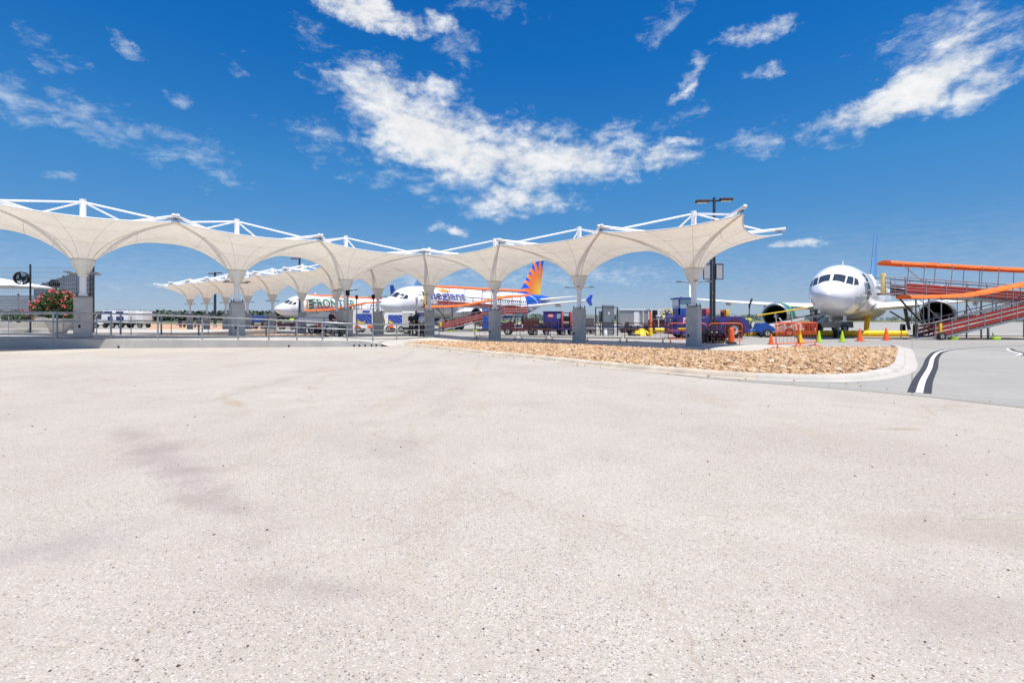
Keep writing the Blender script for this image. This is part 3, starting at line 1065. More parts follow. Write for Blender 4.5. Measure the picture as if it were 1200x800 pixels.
    # four arms with stays from the mast head
    for i in range(4):
        c = corners[i]
        d = Vector((c.x - cen.x, c.y - cen.y, 0))
        ln = d.length
        d.normalize()
        zc = 6.02 + cadj[i] - dz
        tip = d * (ln + .12) + Vector((0, 0, zc + .06))
        root_pt = d * .16 + Vector((0, 0, zc - .45))
        ar = MB().tube(root_pt, tip, .08, .075, 12)
        ar.ball(tip, .098, 10)
        arm = ar.build('arm', M['white_steel'], root)
        st = MB().tube(d * .15 + Vector((0, 0, top - .14)), root_pt.lerp(tip, .74) + Vector((0, 0, .05)), .045, .045, 8)
        st.build('stay', M['white_steel'], arm)
        pl = MB().box(d * (ln - .22) + Vector((0, 0, zc - .09)), (.34, .12, .05), math.atan2(d.y, d.x))
        for w in (-.1, 0, .1):
            pl.tube(d * (ln - .1 + w) + Vector((0, 0, zc - .16)), d * (ln - .1 + w) + Vector((0, 0, zc)), .02, .02, 6)
        pl.build('corner_clamp', M['galv'], arm)
    return root


bt = [-3.35] + [(T_COL[i] + T_COL[i + 1]) / 2 for i in range(11)] + [74.8]
LEFT = [Vector((-11.1, 34.2)), Vector((-15.8, 29.4)), Vector((-20.95, 25.0)), Vector((-26.1, 20.6))]
LONG_LABELS = [
    'cream funnel canopy at the near right end, black twin lamp post behind it',
    'cream funnel canopy over the stone bed, second from the near right end',
    'cream funnel canopy whose pier stands before the nose end of the orange ramp landing',
    'cream funnel canopy at the corner where the two rows meet, people beside its pier',
    'cream funnel canopy just behind the corner, van with bright banner below',
    'cream funnel canopy of the far row in front of the green lettered airliner',
    'cream funnel canopy of the far row just before the green lettered airliner nose',
    'cream funnel canopy of the far row with a blue covered cart beside its pier',
    'cream far canopy mostly hidden behind a thick pier of the left row',
    'small far cream canopy, fourth from the far left end of the row',
    'small far cream canopy, third from the far left end of the row',
    'smallest far cream canopy at the far left end, open sky beyond it',
]
LONG_LABELS[9] = 'small far cream canopy, third from the far left end beside a lamp post'
LONG_LABELS[10] = 'small far cream canopy, second from the far left end of the row'
jc = None
for i, t_ in enumerate(T_COL):
    cen = A0 - U * t_
    hi, lo = A0 - U * bt[i], A0 - U * bt[i + 1]
    cs = [hi - V * HV, hi + V * HV, lo + V * HV, lo - V * HV]
    adj = .28 * max(0, t_ - 20) / 52
    fr = [.62 * (i == 0), .30, .62 * (i == 11), .30 * (i != 3)]
    if i == 3:
        jc = cs
    dz = deck_z(cen.x) if t_ < 24 else .0
    aj = lambda t: .28 * max(0, t - 20) / 52
    canopy(cen, cs, fr, adj, [aj(bt[i]), aj(bt[i]), aj(bt[i + 1]), aj(bt[i + 1])], dz, LONG_LABELS[i], 'funnel canopies of the long row')
LEFT_LABELS = ['cream funnel canopy of the left row nearest the corner, person with stroller below',
               'cream funnel canopy in the middle of the left row, small far canopies behind it',
               'large cream funnel canopy of the left row with the red flower bush beside its pier',
               'large cream funnel canopy cut off by the left edge, nearest of the left row']
prev = (jc[3], jc[0])
for i, cen in enumerate(LEFT):
    nx_ = LEFT[i + 1] if i < 3 else cen + (cen - LEFT[2])
    bd = (cen + nx_) / 2
    w = (nx_ - cen).normalized()
    pv = Vector((-w.y, w.x))            # towards the camera's right
    cs_far = (prev[0], prev[1])
    a, b = bd - pv * HV, bd + pv * HV
    # order: far-left, far-right, near-right, near-left
    cs = [cs_far[0], cs_far[1], b, a]
    adj = (.05, .22, .32, .34)[i]
    e0, e1 = ((0, .13), (.13, .28), (.28, .34), (.34, .34))[i]
    canopy(cen, cs, [0, .30, .62 * (i == 3), .30], adj, [e0, e0, e1, e1], deck_z(cen.x), LEFT_LABELS[i], 'funnel canopies of the left row')
    prev = (a, b)

# ------------------------------------------------------------------ handrails
RAIL = [(-80, 395.5, 364, None), (-5, 396, 365, None), (67, 396, 366, None), (130, 397, 367.6, None), (185, 397.6, 369.4, None), (237, 398, 371.2, None), (279, 398.3, 373, None),
        (315, 398.7, 374.5, None), (348, 399, 376, None), (378, 399.3, 377.6, None), (407, 399.6, 379, None), (437, 399.8, 379.9, 27.4),
        (465, 399.4, 380.3, 30), (491, 398.4, 380.5, 33), (514.5, 396.4, 380.2, 36)]
rp = []
for px, yb, yt, Z in RAIL:
    if Z is None:
        x = PX(px, 25)
        for _ in range(8):
            x = PX(px, wall_y(x) + .16)
        Z = wall_y(x) + .16
        zb = wall_top(x) - .01
    else:
        x = PX(px, Z)
        zb = max(.0, PZ(yb, Z))
    rp.append((Vector((x, Z, zb)), PZ(yt, Z)))
hr = thing('handrail', 'front galvanised handrail standing on the low concrete wall', 'railing', (0, 0, 0), 0, 'handrails of the walkway')
for p, zt in rp:
    MB().bbox((p.x, p.y, (p.z + zt) / 2 - .02), (.06, .06, zt - p.z - .02), .008).build('post', M['galv'], hr)
MB().path([Vector((p.x, p.y, zt)) for p, zt in rp], .034, 8).build('top_rail', M['galv'], hr, angle=60)
MB().path([Vector((p.x, p.y, lerp(p.z, zt, .66))) for p, zt in rp], .024, 8).build('middle_rail', M['galv'], hr, angle=60)
MB().path([Vector((p.x, p.y, lerp(p.z, zt, .15))) for p, zt in rp], .032, 8).build('bottom_rail', M['galv'], hr, angle=60)
hr2 = thing('handrail', 'rear darker handrail along the back side of the walkway', 'railing', (0, 0, 0), 0, 'handrails of the walkway')
rp2 = []
for x, y in ((-34, 27.9), (-31, 27.9), (-28, 27.9), (-25, 27.9), (-23.2, 27.9), (-21.4, 28.0), (-20.0, 29.2), (-18.6, 30.4), (-17.2, 31.7), (-15.8, 32.9), (-14.4, 34.1), (-13.0, 35.4), (-11.6, 36.6)):
    rp2.append(Vector((x, y, deck_z(x))))
for p in rp2:
    MB().bbox((p.x, p.y, p.z + .6), (.07, .07, 1.2), .01).build('post', M['galv'], hr2)
    MB().box((p.x + .55, p.y + .02, p.z + .55), (.03, .03, 1.05)).build('post', M['galv'], hr2)
MB().path([p + Vector((0, 0, 1.2)) for p in rp2], .032, 8).build('top_rail', M['galv'], hr2, angle=60)
MB().path([p + Vector((0, 0, .82)) for p in rp2], .024, 8).build('middle_rail', M['galv'], hr2, angle=60)
MB().path([p + Vector((0, 0, .12)) for p in rp2], .03, 8).build('bottom_rail', M['galv'], hr2, angle=60)


# ------------------------------------------------------------------ airliners (nose at the origin, tail along +Y, left wing along +X)
FZ = 3.72        # height of the fuselage axis
ST_Y = [0, .15, .5, 1.0, 1.6, 2.2, 2.9, 3.8, 5.0, 6.5, 10, 16, 22, 25.5, 28, 30, 31.5, 33, 34.5, 36, 37, 37.5]
ST_T = [-.52, -.17, .10, .36, .66, 1.08, 1.50, 1.80, 1.98, 2.07, 2.07, 2.07, 2.07, 2.07, 2.07, 2.06, 2.05, 2.02, 1.95, 1.82, 1.68, 1.52]
ST_B = [-.54, -.86, -1.14, -1.38, -1.58, -1.73, -1.86, -1.96, -2.03, -2.07, -2.07, -2.07, -2.07, -2.05, -1.72, -1.25, -.82, -.33, .18, .68, .98, 1.12]
ST_W = [.01, .36, .68, .98, 1.24, 1.45, 1.63, 1.80, 1.92, 1.975, 1.975, 1.975, 1.975, 1.975, 1.9, 1.72, 1.52, 1.27, .98, .66, .42, .22]


def herm(x, xs, ys):
    """monotone cubic through stations"""
    n = len(xs)
    i = min(max(int(np.searchsorted(xs, x)) - 1, 0), n - 2)
    h = [xs[k + 1] - xs[k] for k in range(n - 1)]
    dl = [(ys[k + 1] - ys[k]) / h[k] for k in range(n - 1)]

    def slope(k):
        if k == 0:
            return dl[0]
        if k == n - 1:
            return dl[-1]
        if dl[k - 1] * dl[k] <= 0:
            return 0.0
        return 2 * dl[k - 1] * dl[k] / (dl[k - 1] + dl[k])
    t = (x - xs[i]) / h[i]
    a, b = slope(i), slope(i + 1)
    return ((2 * t ** 3 - 3 * t * t + 1) * ys[i] + (t ** 3 - 2 * t * t + t) * h[i] * a + (-2 * t ** 3 + 3 * t * t) * ys[i + 1] + (t ** 3 - t * t) * h[i] * b)


def fus(y, a, off=0.0):
    """point on the fuselage skin; a = angle from the top, positive to the left side (+X)"""
    zt, zb, w = herm(y, ST_Y, ST_T), herm(y, ST_Y, ST_B), herm(y, ST_Y, ST_W)
    zm, hh = (zt + zb) / 2, (zt - zb) / 2
    return Vector(((w + off) * math.sin(a), y, FZ + zm + (hh + off) * math.cos(a)))


def patch(mb, cs, off, n=4, m=0):
    """quad patch laid on the skin; cs = four (y, angle in degrees) corners"""
    g = []
    for i in range(n + 1):
        for j in range(n + 1):
            s, t = i / n, j / n
            y = lerp(lerp(cs[0][0], cs[1][0], s), lerp(cs[3][0], cs[2][0], s), t)
            a = lerp(lerp(cs[0][1], cs[1][1], s), lerp(cs[3][1], cs[2][1], s), t)
            g.append((y, R(a)))
    top = [fus(y, a, off) for y, a in g]
    k = n + 1
    fs = [(i * k + j, (i + 1) * k + j, (i + 1) * k + j + 1, i * k + j + 1) for i in range(n) for j in range(n)]
    bot = [fus(y, a, -.02) for y, a in g]
    b0 = len(g)
    ed = [(0 * k + j, 0 * k + j + 1) for j in range(n)] + [(n * k + j + 1, n * k + j) for j in range(n)] + [((i + 1) * k, i * k) for i in range(n)] + [(i * k + n, (i + 1) * k + n) for i in range(n)]
    fs += [(a, b, b0 + b, b0 + a) for a, b in ed]
    mb.add(top + bot, fs, m)


def airfoil(x, y, ch, z, th, twist=0.0, n=9):
    up, lo = [], []
    for i in range(n):
        u = (1 - math.cos(math.pi * i / (n - 1))) / 2
        yt = 5 * th * ch * (.2969 * math.sqrt(u) - .126 * u - .3516 * u * u + .2843 * u ** 3 - .1015 * u ** 4)
        cam_ = .018 * ch * math.sin(math.pi * u)
        up.append((x, y + u * ch, z + yt + cam_ - twist * u * ch))
        lo.append((x, y + u * ch, z - yt * .8 + cam_ - twist * u * ch))
    return up + lo[-2:0:-1]


def lettering(text, size, bold=.02):
    cu = bpy.data.curves.new('lettering', 'FONT')
    cu.body = text
    cu.size = size
    cu.offset = bold
    cu.resolution_u = 3
    ob = bpy.data.objects.new('lettering', cu)
    COL.objects.link(ob)
    dg = bpy.context.evaluated_depsgraph_get()
    dg.update()
    me = bpy.data.meshes.new_from_object(ob.evaluated_get(dg))
    bpy.data.objects.remove(ob)
    bpy.data.curves.remove(cu)
    return me


def wrap_text(text, size, y0, zmid, m, parent, name='lettering', width=5.0, bold=.03):
    """flat lettering laid on the left side of the fuselage"""
    me = lettering(text, size, bold)
    bm = bmesh.new()
    bm.from_mesh(me)
    zs = [v.co.y for v in bm.verts]
    lo, hi = min(zs), max(zs)
    xl = [v.co.x for v in bm.verts]
    sx, ox = width / (max(xl) - min(xl)), min(xl)
    for k in range(1, 9):
        bmesh.ops.bisect_plane(bm, geom=list(bm.verts) + list(bm.edges) + list(bm.faces), plane_co=(0, lerp(lo, hi, k / 9), 0), plane_no=(0, 1, 0))
    for v in bm.verts:
        a = math.pi / 2 - (zmid + v.co.y) / 2.02
        v.co = fus(y0 + (v.co.x - ox) * sx, a, .03)
    bm.to_mesh(me)
    bm.free()
    me.name = name
    me.materials.clear()
    me.materials.append(m)
    o = bpy.data.objects.new(name, me)
    COL.objects.link(o)
    o.parent = parent
    return o


def livery(name, kind):
    m = bpy.data.materials.new(name)
    m.use_nodes = True
    t = NT(m.node_tree)
    p = t.n['Principled BSDF']
    tc = t.node('ShaderNodeTexCoord').outputs['Object']
    x, y, z = t.xyz(tc)
    n = t.rng(t.noise(tc, .7, 5, .6), .3, .7, .94, 1.03)
    c = t.mix(1.0, (.80, .80, .80, 1), t.comb(n, n, n), 'MULTIPLY')
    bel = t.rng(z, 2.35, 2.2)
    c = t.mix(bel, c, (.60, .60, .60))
    if kind == 'blue_tail':
        e = t.math('MULTIPLY_ADD', t.math('SUBTRACT', z, FZ), -.75, 28.9)       # slanted colour edge
        e2 = t.math('MULTIPLY_ADD', t.math('POWER', t.math('ABSOLUTE', t.math('SUBTRACT', z, 4.2)), 2), .25, 27.3)
        f = t.math('GREATER_THAN', y, e2)
        c = t.mix(f, c, (.012, .09, .50))
        f2 = t.math('MULTIPLY', t.math('GREATER_THAN', y, 21.5), t.math('LESS_THAN', z, t.math('MULTIPLY_ADD', y, .16, -1.55)))
        c = t.mix(f2, c, (.015, .03, .22))
        rr = t.math('ABSOLUTE', t.math('SUBTRACT', t.math('SQRT', t.math('ADD', t.math('POWER', t.math('SUBTRACT', y, 28.2), 2), t.math('POWER', t.math('SUBTRACT', z, 2.2), 2))), 3.4))
        c = t.mix(t.math('MULTIPLY', t.math('LESS_THAN', rr, .09), f), c, (.6, .68, .8))
    # fine panel joints
    fr = t.math('FRACT', t.math('MULTIPLY', y, .42))
    c = t.mix(t.math('MULTIPLY', t.math('LESS_THAN', fr, .008), .35), c, (.3, .3, .3))
    t.l.new(c, p.inputs['Base Color'])
    p.inputs['Roughness'].default_value = .22
    p.inputs['Coat Weight'].default_value = .3
    return m


def sun_fin():
    m = bpy.data.materials.new('sunburst_fin')
    m.use_nodes = True
    t = NT(m.node_tree)
    p = t.n['Principled BSDF']
    tc = t.node('ShaderNodeTexCoord').outputs['Object']
    x, y, z = t.xyz(tc)
    dy = t.math('SUBTRACT', 34.0, y)
    dz = t.math('SUBTRACT', z, 5.7)
    r = t.math('SQRT', t.math('ADD', t.math('MULTIPLY', dy, dy), t.math('MULTIPLY', dz, dz)))
    a = t.math('ARCTAN2', dz, dy)
    fr = t.math('FRACT', t.math('MULTIPLY', a, 3.6))
    ray = t.math('ABSOLUTE', t.math('MULTIPLY_ADD', fr, 2, -1))            # 0 in a ray, 1 between rays
    lim = t.math('MULTIPLY', t.math('MULTIPLY_ADD', ray, -2.3, 6.2), t.math('MULTIPLY_ADD', t.math('SINE', a), .17, .86))
    f = t.math('LESS_THAN', r, lim)
    warm = t.mix(t.rng(r, .4, 3.4), (.90, .60, .03), (.86, .20, .02))
    t.l.new(t.mix(f, (.012, .09, .52), warm), p.inputs['Base Color'])
    p.inputs['Roughness'].default_value = .3
    return m


M['livery_white'] = livery('white_fuselage_paint', 'plain')
M['livery_blue_tail'] = livery('white_and_blue_fuselage_paint', 'blue_tail')
M['sun_fin'] = sun_fin()


def airliner(label, loc, rz, kind, fin_mat, nac_mat, tip, text=None, door_open=True, group='parked airliners'):
    root = thing('airliner', label, 'airliner', loc, rz, group)
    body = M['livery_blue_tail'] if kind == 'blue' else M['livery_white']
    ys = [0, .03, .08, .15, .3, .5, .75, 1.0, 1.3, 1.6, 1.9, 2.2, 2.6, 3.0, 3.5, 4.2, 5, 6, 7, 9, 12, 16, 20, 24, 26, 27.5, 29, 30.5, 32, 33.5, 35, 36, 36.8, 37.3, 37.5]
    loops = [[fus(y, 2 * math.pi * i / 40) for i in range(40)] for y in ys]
    MB().loft(loops).build('fuselage', body, root, angle=60)
    # belly fairing
    fl = []
    for y, w, h in ((10.2, 1.3, .35), (11.2, 1.75, .75), (12.5, 2.05, 1.0), (15, 2.12, 1.08), (18, 2.1, 1.05), (20, 1.9, .8), (21.6, 1.4, .4)):
        fl.append([(w * math.cos(2 * math.pi * i / 24), y, FZ - 1.25 + h * math.sin(2 * math.pi * i / 24)) for i in range(24)])
    MB().loft(fl).build('belly_fairing', M['light_grey'] if kind != 'blue' else M['white'], root, angle=60)
    # flight deck windows
    for s in (-1, 1):
        for cs in (((1.50, 4), (1.66, 40), (2.42, 33), (2.30, 4)), ((1.72, 44), (2.12, 62), (2.80, 50), (2.48, 37)), ((2.22, 65), (2.86, 73), (3.10, 61), (2.88, 53))):
            mb = MB()
            patch(mb, [(y - .1, s * a) for y, a in cs], .012)
            mb.build('cockpit_window', M['glass'], root, angle=0)
    # rows of cabin windows
    for s in (-1, 1):
        mb = MB()
        y = 7.2
        while y < 31.5:
            if not (text and 8.0 < y < 17.5 and s > 0):
                patch(mb, [(y, s * 80), (y + .23, s * 80), (y + .23, s * 70.5), (y, s * 70.5)], .008, 1)
            y += .533
        mb.build('cabin_window_row', M['glass'], root, angle=0, kind='stuff')
    # doors
    for s in (-1, 1):
        for y in (4.75, 31.2):
            if s > 0 and y < 5 and door_open:
                mb = MB()
                patch(mb, [(y, 110), (y + .85, 110), (y + .85, 52), (y, 52)], .01)
                mb.build('doorway', M['fan'], root, angle=0)
                for k in range(2):
                    fr = MB()
                    yy = y - .06 if k == 0 else y + .86
                    patch(fr, [(yy, 110), (yy + .06, 110), (yy + .06, 50), (yy, 50)], .03)
                    fr.build('door_frame', M['light_grey'], root, angle=0)
                dm = MB()
                q0, q1, q2, q3 = [fus(y - 1.0 + dy_, R(a)) + Vector((.40, 0, 0)) for dy_, a in ((0, 108), (.85, 108), (.85, 54), (0, 54))]
                n_ = 6
                g = []
                for i in range(n_ + 1):
                    a = lerp(108, 54, i / n_)
                    for dy_ in (0, .85):
                        pp = fus(y - .98 + dy_, R(a)) + Vector((.44, 0, 0))
                        g += [pp, pp + Vector((.14, 0, 0))]
                fs = []
                for i in range(n_):
                    b = i * 4
                    fs += [(b, b + 4, b + 6, b + 2), (b + 1, b + 3, b + 7, b + 5), (b, b + 1, b + 5, b + 4), (b + 2, b + 6, b + 7, b + 3)]
                fs += [(0, 2, 3, 1), (n_ * 4, n_ * 4 + 1, n_ * 4 + 3, n_ * 4 + 2)]
                d = dm.add(g, fs).build('cabin_door', M['white'], root, angle=40)
                MB().box(fus(y - .5, R(84)) + Vector((.60, 0, 0)), (.03, .4, .09)).build('door_handle', M['mid_grey'], d)
            else:
                for yy in (y, y + .83):
                    mb = MB()
                    patch(mb, [(yy, s * 110), (yy + .025, s * 110), (yy + .025, s * 52), (yy, s * 52)], .006)
                    mb.build('door_seam', M['mid_grey'], root, angle=0)
    # wings
    for s in (-1, 1):
        secs = [(1.2, 11.4, 7.0, 2.45, .125), (3.4, 12.7, 5.6, 2.66, .12), (6.4, 14.3, 4.05, 2.93, .11), (11.5, 16.95, 2.75, 3.42, .105), (16.7, 19.65, 1.55, 4.0, .10)]
        wing = MB().loft([airfoil(s * x, y, c, z, th) for x, y, c, z, th in secs]).build('wing', M['white'], root, angle=45)
        for x, y, z, ln in ((3.9, 17.6, 2.45, 2.6), (8.3, 18.2, 2.9, 2.6), (12.6, 19.4, 3.32, 2.1)):
            pod = [(1e-4, 0), (.10, .15), (.18, .6), (.21, 1.1), (.16, ln * .7), (.07, ln * .93), (1e-4, ln)]
            MB().lathe([(r, h - ln * .35) for r, h in pod], (s * x, y, z), 'Y', 12).build('flap_fairing', M['light_grey'], wing)
        if tip == 'fence':
            w = MB().add([(s * 16.7, 19.7, 4.02), (s * 16.72, 20.9, 4.75), (s * 16.72, 21.5, 4.75), (s * 16.7, 21.1, 4.02), (s * 16.72, 21.35, 3.3), (s * 16.72, 20.8, 3.3),
                          (s * 16.8, 19.8, 4.02), (s * 16.82, 20.95, 4.7), (s * 16.82, 21.45, 4.7), (s * 16.8, 21.05, 4.02), (s * 16.82, 21.3, 3.35), (s * 16.82, 20.85, 3.35)],
                         [(0, 1, 2, 3), (0, 3, 4, 5), (6, 9, 8, 7), (6, 11, 10, 9), (0, 6, 7, 1), (1, 7, 8, 2), (2, 8, 9, 3), (3, 9, 10, 4), (4, 10, 11, 5), (5, 11, 6, 0)])
            w.build('wingtip_fence', M['letter_blue'], wing, angle=30)
        else:
            sh = []
            for x, y, c, z, tx in ((16.7, 19.65, 1.55, 4.0, 0), (17.1, 20.0, 1.3, 4.12, 0), (17.45, 20.45, 1.05, 4.5, 0), (17.65, 20.95, .85, 5.2, 0), (17.85, 21.6, .5, 6.4, 0)):
                lp = airfoil(0, y, c, 0, .10)
                up_ = min(1, (z - 4.0) / .6)
                sh.append([(s * (x - p[2] * up_), p[1], z + p[2] * (1 - up_)) for p in lp])
            MB().loft(sh).build('sharklet', M['white'], wing, angle=45)
        # engine
        ex, ey, ez = s * 5.75, 10.6, 1.86
        eng = MB().ring([(1.22, .31), (1.25, .45), (1.27, .9), (1.27, 1.6), (1.21, 2.6), (1.02, 3.7), (.98, 3.7), (1.0, 2.6), (.98, 1.2), (.98, .4), (1.02, .31)], (ex, ey, ez), 'Y', 40).build('engine', nac_mat, root, angle=50)
        MB().ring([(1.0, .3), (1.0, .08), (1.05, -.02), (1.11, -.02), (1.17, .06), (1.243, .32)], (ex, ey, ez), 'Y', 40).build('inlet_lip', M['hull_belly'], eng, angle=60)
        fb = MB().lathe([(.97, .95), (.97, .99)], (ex, ey, ez), 'Y', 36)
        for k in range(18):
            a = 2 * math.pi * k / 18
            ca, sa = math.cos(a), math.sin(a)
            vs = []
            for rr, tw in ((.26, .05), (.6, .10), (.955, .13)):
                for q, h in ((-1, .55), (1, .85)):
                    vs.append((ex + rr * ca - q * tw * sa, ey + h, ez + rr * sa + q * tw * ca))
            fb.add(vs, [(0, 1, 3, 2), (2, 3, 5, 4)])
        fb.build('fan', M['fan'], eng, angle=30)
        MB().lathe([(1e-4, .18), (.10, .26), (.2, .45), (.27, .75), (.27, .8)], (ex, ey, ez), 'Y', 18).build('spinner', M['mid_grey'], eng)
        MB().box((ex + .0, ey + .36, ez + .1), (.05, .05, .12), 0).build('spinner_mark', M['white'], eng)
        MB().lathe([(.72, 3.2), (.70, 3.9), (.52, 4.7), (.30, 5.0), (1e-4, 5.6)], (ex, ey, ez), 'Y', 24).build('exhaust_cone', M['mid_grey'], eng)
        MB().sideprism([(0, 0), (0, .0)], 0, 0) if False else None
        pyl = MB().add([(ex + q * .2, yy, zz) for q in (-1, 1) for yy, zz in ((ey + .9, ez + 1.1), (ey + 3.4, ez + .9), (ey + 5.2, ez + .75), (ey + 5.6, ez + 1.15), (ey + 3.2, ez + 1.3))],
                       [(0, 1, 2, 3, 4), (9, 8, 7, 6, 5), (0, 5, 6, 1), (1, 6, 7, 2), (2, 7, 8, 3), (3, 8, 9, 4), (4, 9, 5, 0)])
        pyl.build('pylon', M['white'], eng, angle=30)
        # tailplane
        MB().loft([airfoil(s * x, y, c, z, .1) for x, y, c, z in ((.5, 31.6, 3.9, 4.75), (6.2, 35.0, 1.3, 5.35))]).build('tailplane', M['white'], root, angle=45)
        # main gear
        g = MB().tube((s * 3.8, 17.7, .6), (s * 3.5, 17.5, 2.6), .13, .15, 10, 0).tube((s * 3.8, 17.7, 1.2), (s * 2.4, 17.4, 2.3), .07, .07, 8, 0).build('main_gear', M['mid_grey'], root)
        MB().box((s * 3.98, 17.6, 1.75), (.06, .9, 1.2)).build('gear_door', M['white'], g)
        for q in (-.46, .46):
            MB().wheel((s * 3.8 + q, 17.7, .57), .57, .38, 'X').build('wheel', [M['black'], M['hub']], g)
    # fin
    fl = []
    for z, y, c in ((5.55, 25.6, 8.6), (5.9, 27.6, 6.5), (6.2, 28.2, 5.9), (11.8, 32.7, 2.6)):
        lp = airfoil(0, y, c, 0, .095)
        fl.append([(p[2] - .0, p[1], z) for p in lp])
    MB().loft(fl).build('tail_fin', fin_mat, root, angle=45)
    # nose gear
    ng = MB().tube((0, 5.05, .35), (0, 4.85, 2.1), .085, .10, 10).tube((0, 5.0, 1.0), (0, 5.9, 2.0), .05, .05, 8)
    ng.tube((-.2, 4.98, 1.15), (.2, 4.98, 1.15), .05, .05, 8)
    ng = ng.build('nose_gear', M['mid_grey'], root)
    for q in (-.22, .22):
        MB().wheel((q, 5.07, .38), .38, .22, 'X').build('wheel', [M['black'], M['hub']], ng)
        MB().box((q * 2.1, 4.6, 1.6), (.03, 1.5, .5), 0).build('gear_door', M['white'], ng)
        MB().lathe([(.001, -.03), (.09, -.02), (.09, .06)], (q * .6, 4.88, 1.35), 'Y', 12).build('taxi_light', M['white_lamp'], ng)
    MB().add([(-.01, 7.0, 5.75), (.01, 7.0, 5.75), (.01, 7.5, 5.75), (-.01, 7.5, 5.75), (-.006, 7.35, 6.25), (.006, 7.35, 6.25), (.006, 7.5, 6.25), (-.006, 7.5, 6.25)],
             [(0, 1, 5, 4), (1, 2, 6, 5), (2, 3, 7, 6), (3, 0, 4, 7), (4, 5, 6, 7)]).build('antenna', M['white'], root, angle=0)
    for s in (-1, 1):
        MB().tube(fus(2.35, s * R(102), -.02), fus(2.15, s * R(102), .12), .02, .012, 6).build('pitot_probe', M['dark_steel'], root)
    return root


AIR_NEAR = airliner('white airliner facing the camera on the right with a green engine', (21.8, 35.4, -.13), R(-40), 'plain', M['pale_blue_fin'], M['green_paint'], 'sharklet')
AIR_SUN = airliner('white airliner with blue lettering and an orange sunburst on its blue fin', (-15.6, 60.9, -.05), R(-36.9), 'blue', M['sun_fin'], M['blue'], 'fence', 'x')
AIR_GREEN = airliner('white airliner with large green lettering in front of the far canopies', (-39.0, 84.2, -.05), R(-36.5), 'plain', M['pale_blue_fin'], M['green_paint'], 'sharklet', 'x')
wrap_text('FRONTIER', 2.25, 5.6, -.15, M['letter_green'], AIR_GREEN, width=8.8, bold=.05)
wrap_text('allegiant', 1.75, 5.3, .38, M['letter_blue'], AIR_SUN, width=7.6, bold=.022)
wrap_text('allegiant.com', .75, 19.5, 1.0, M['letter_orange'], AIR_SUN, width=4.2, bold=.02)
# the rising sun above the lettering
sm = MB()
cy, cz = 9.3, 1.42
seg = [(cy, cz)] + [(cy - .75 * math.cos(math.pi * k / 12), cz + .62 * math.sin(math.pi * k / 12)) for k in range(13)]
vs = [fus(y, math.pi / 2 - z / 2.02, .035) for y, z in seg]
sm.add(vs, [(0, i, i + 1) for i in range(1, 13)], 0)
for k in range(9):
    a = math.pi * (k + .5) / 9
    b = .12
    tri = [(cy - .82 * math.cos(a - b), cz + .68 * math.sin(a - b)), (cy - 1.35 * math.cos(a), cz + 1.02 * math.sin(a)), (cy - .82 * math.cos(a + b), cz + .68 * math.sin(a + b))]
    sm.add([fus(y, math.pi / 2 - z / 2.02, .035) for y, z in tri], [(0, 1, 2)], 1)
sm.build('sun_emblem', [M['letter_orange'], M['yellow']], AIR_SUN, angle=0)
airliner('distant airliner with only its blue fin showing between two canopy funnels', (-15.9, 125, -.05), R(36), 'plain', M['letter_blue'], M['white'], 'sharklet', None, False)
airliner('tiny white airliner parked far off below the raised ramp deck', (520, 560, -1.5), R(-90), 'plain', M['livery_white'], M['white'], 'sharklet', None, False)


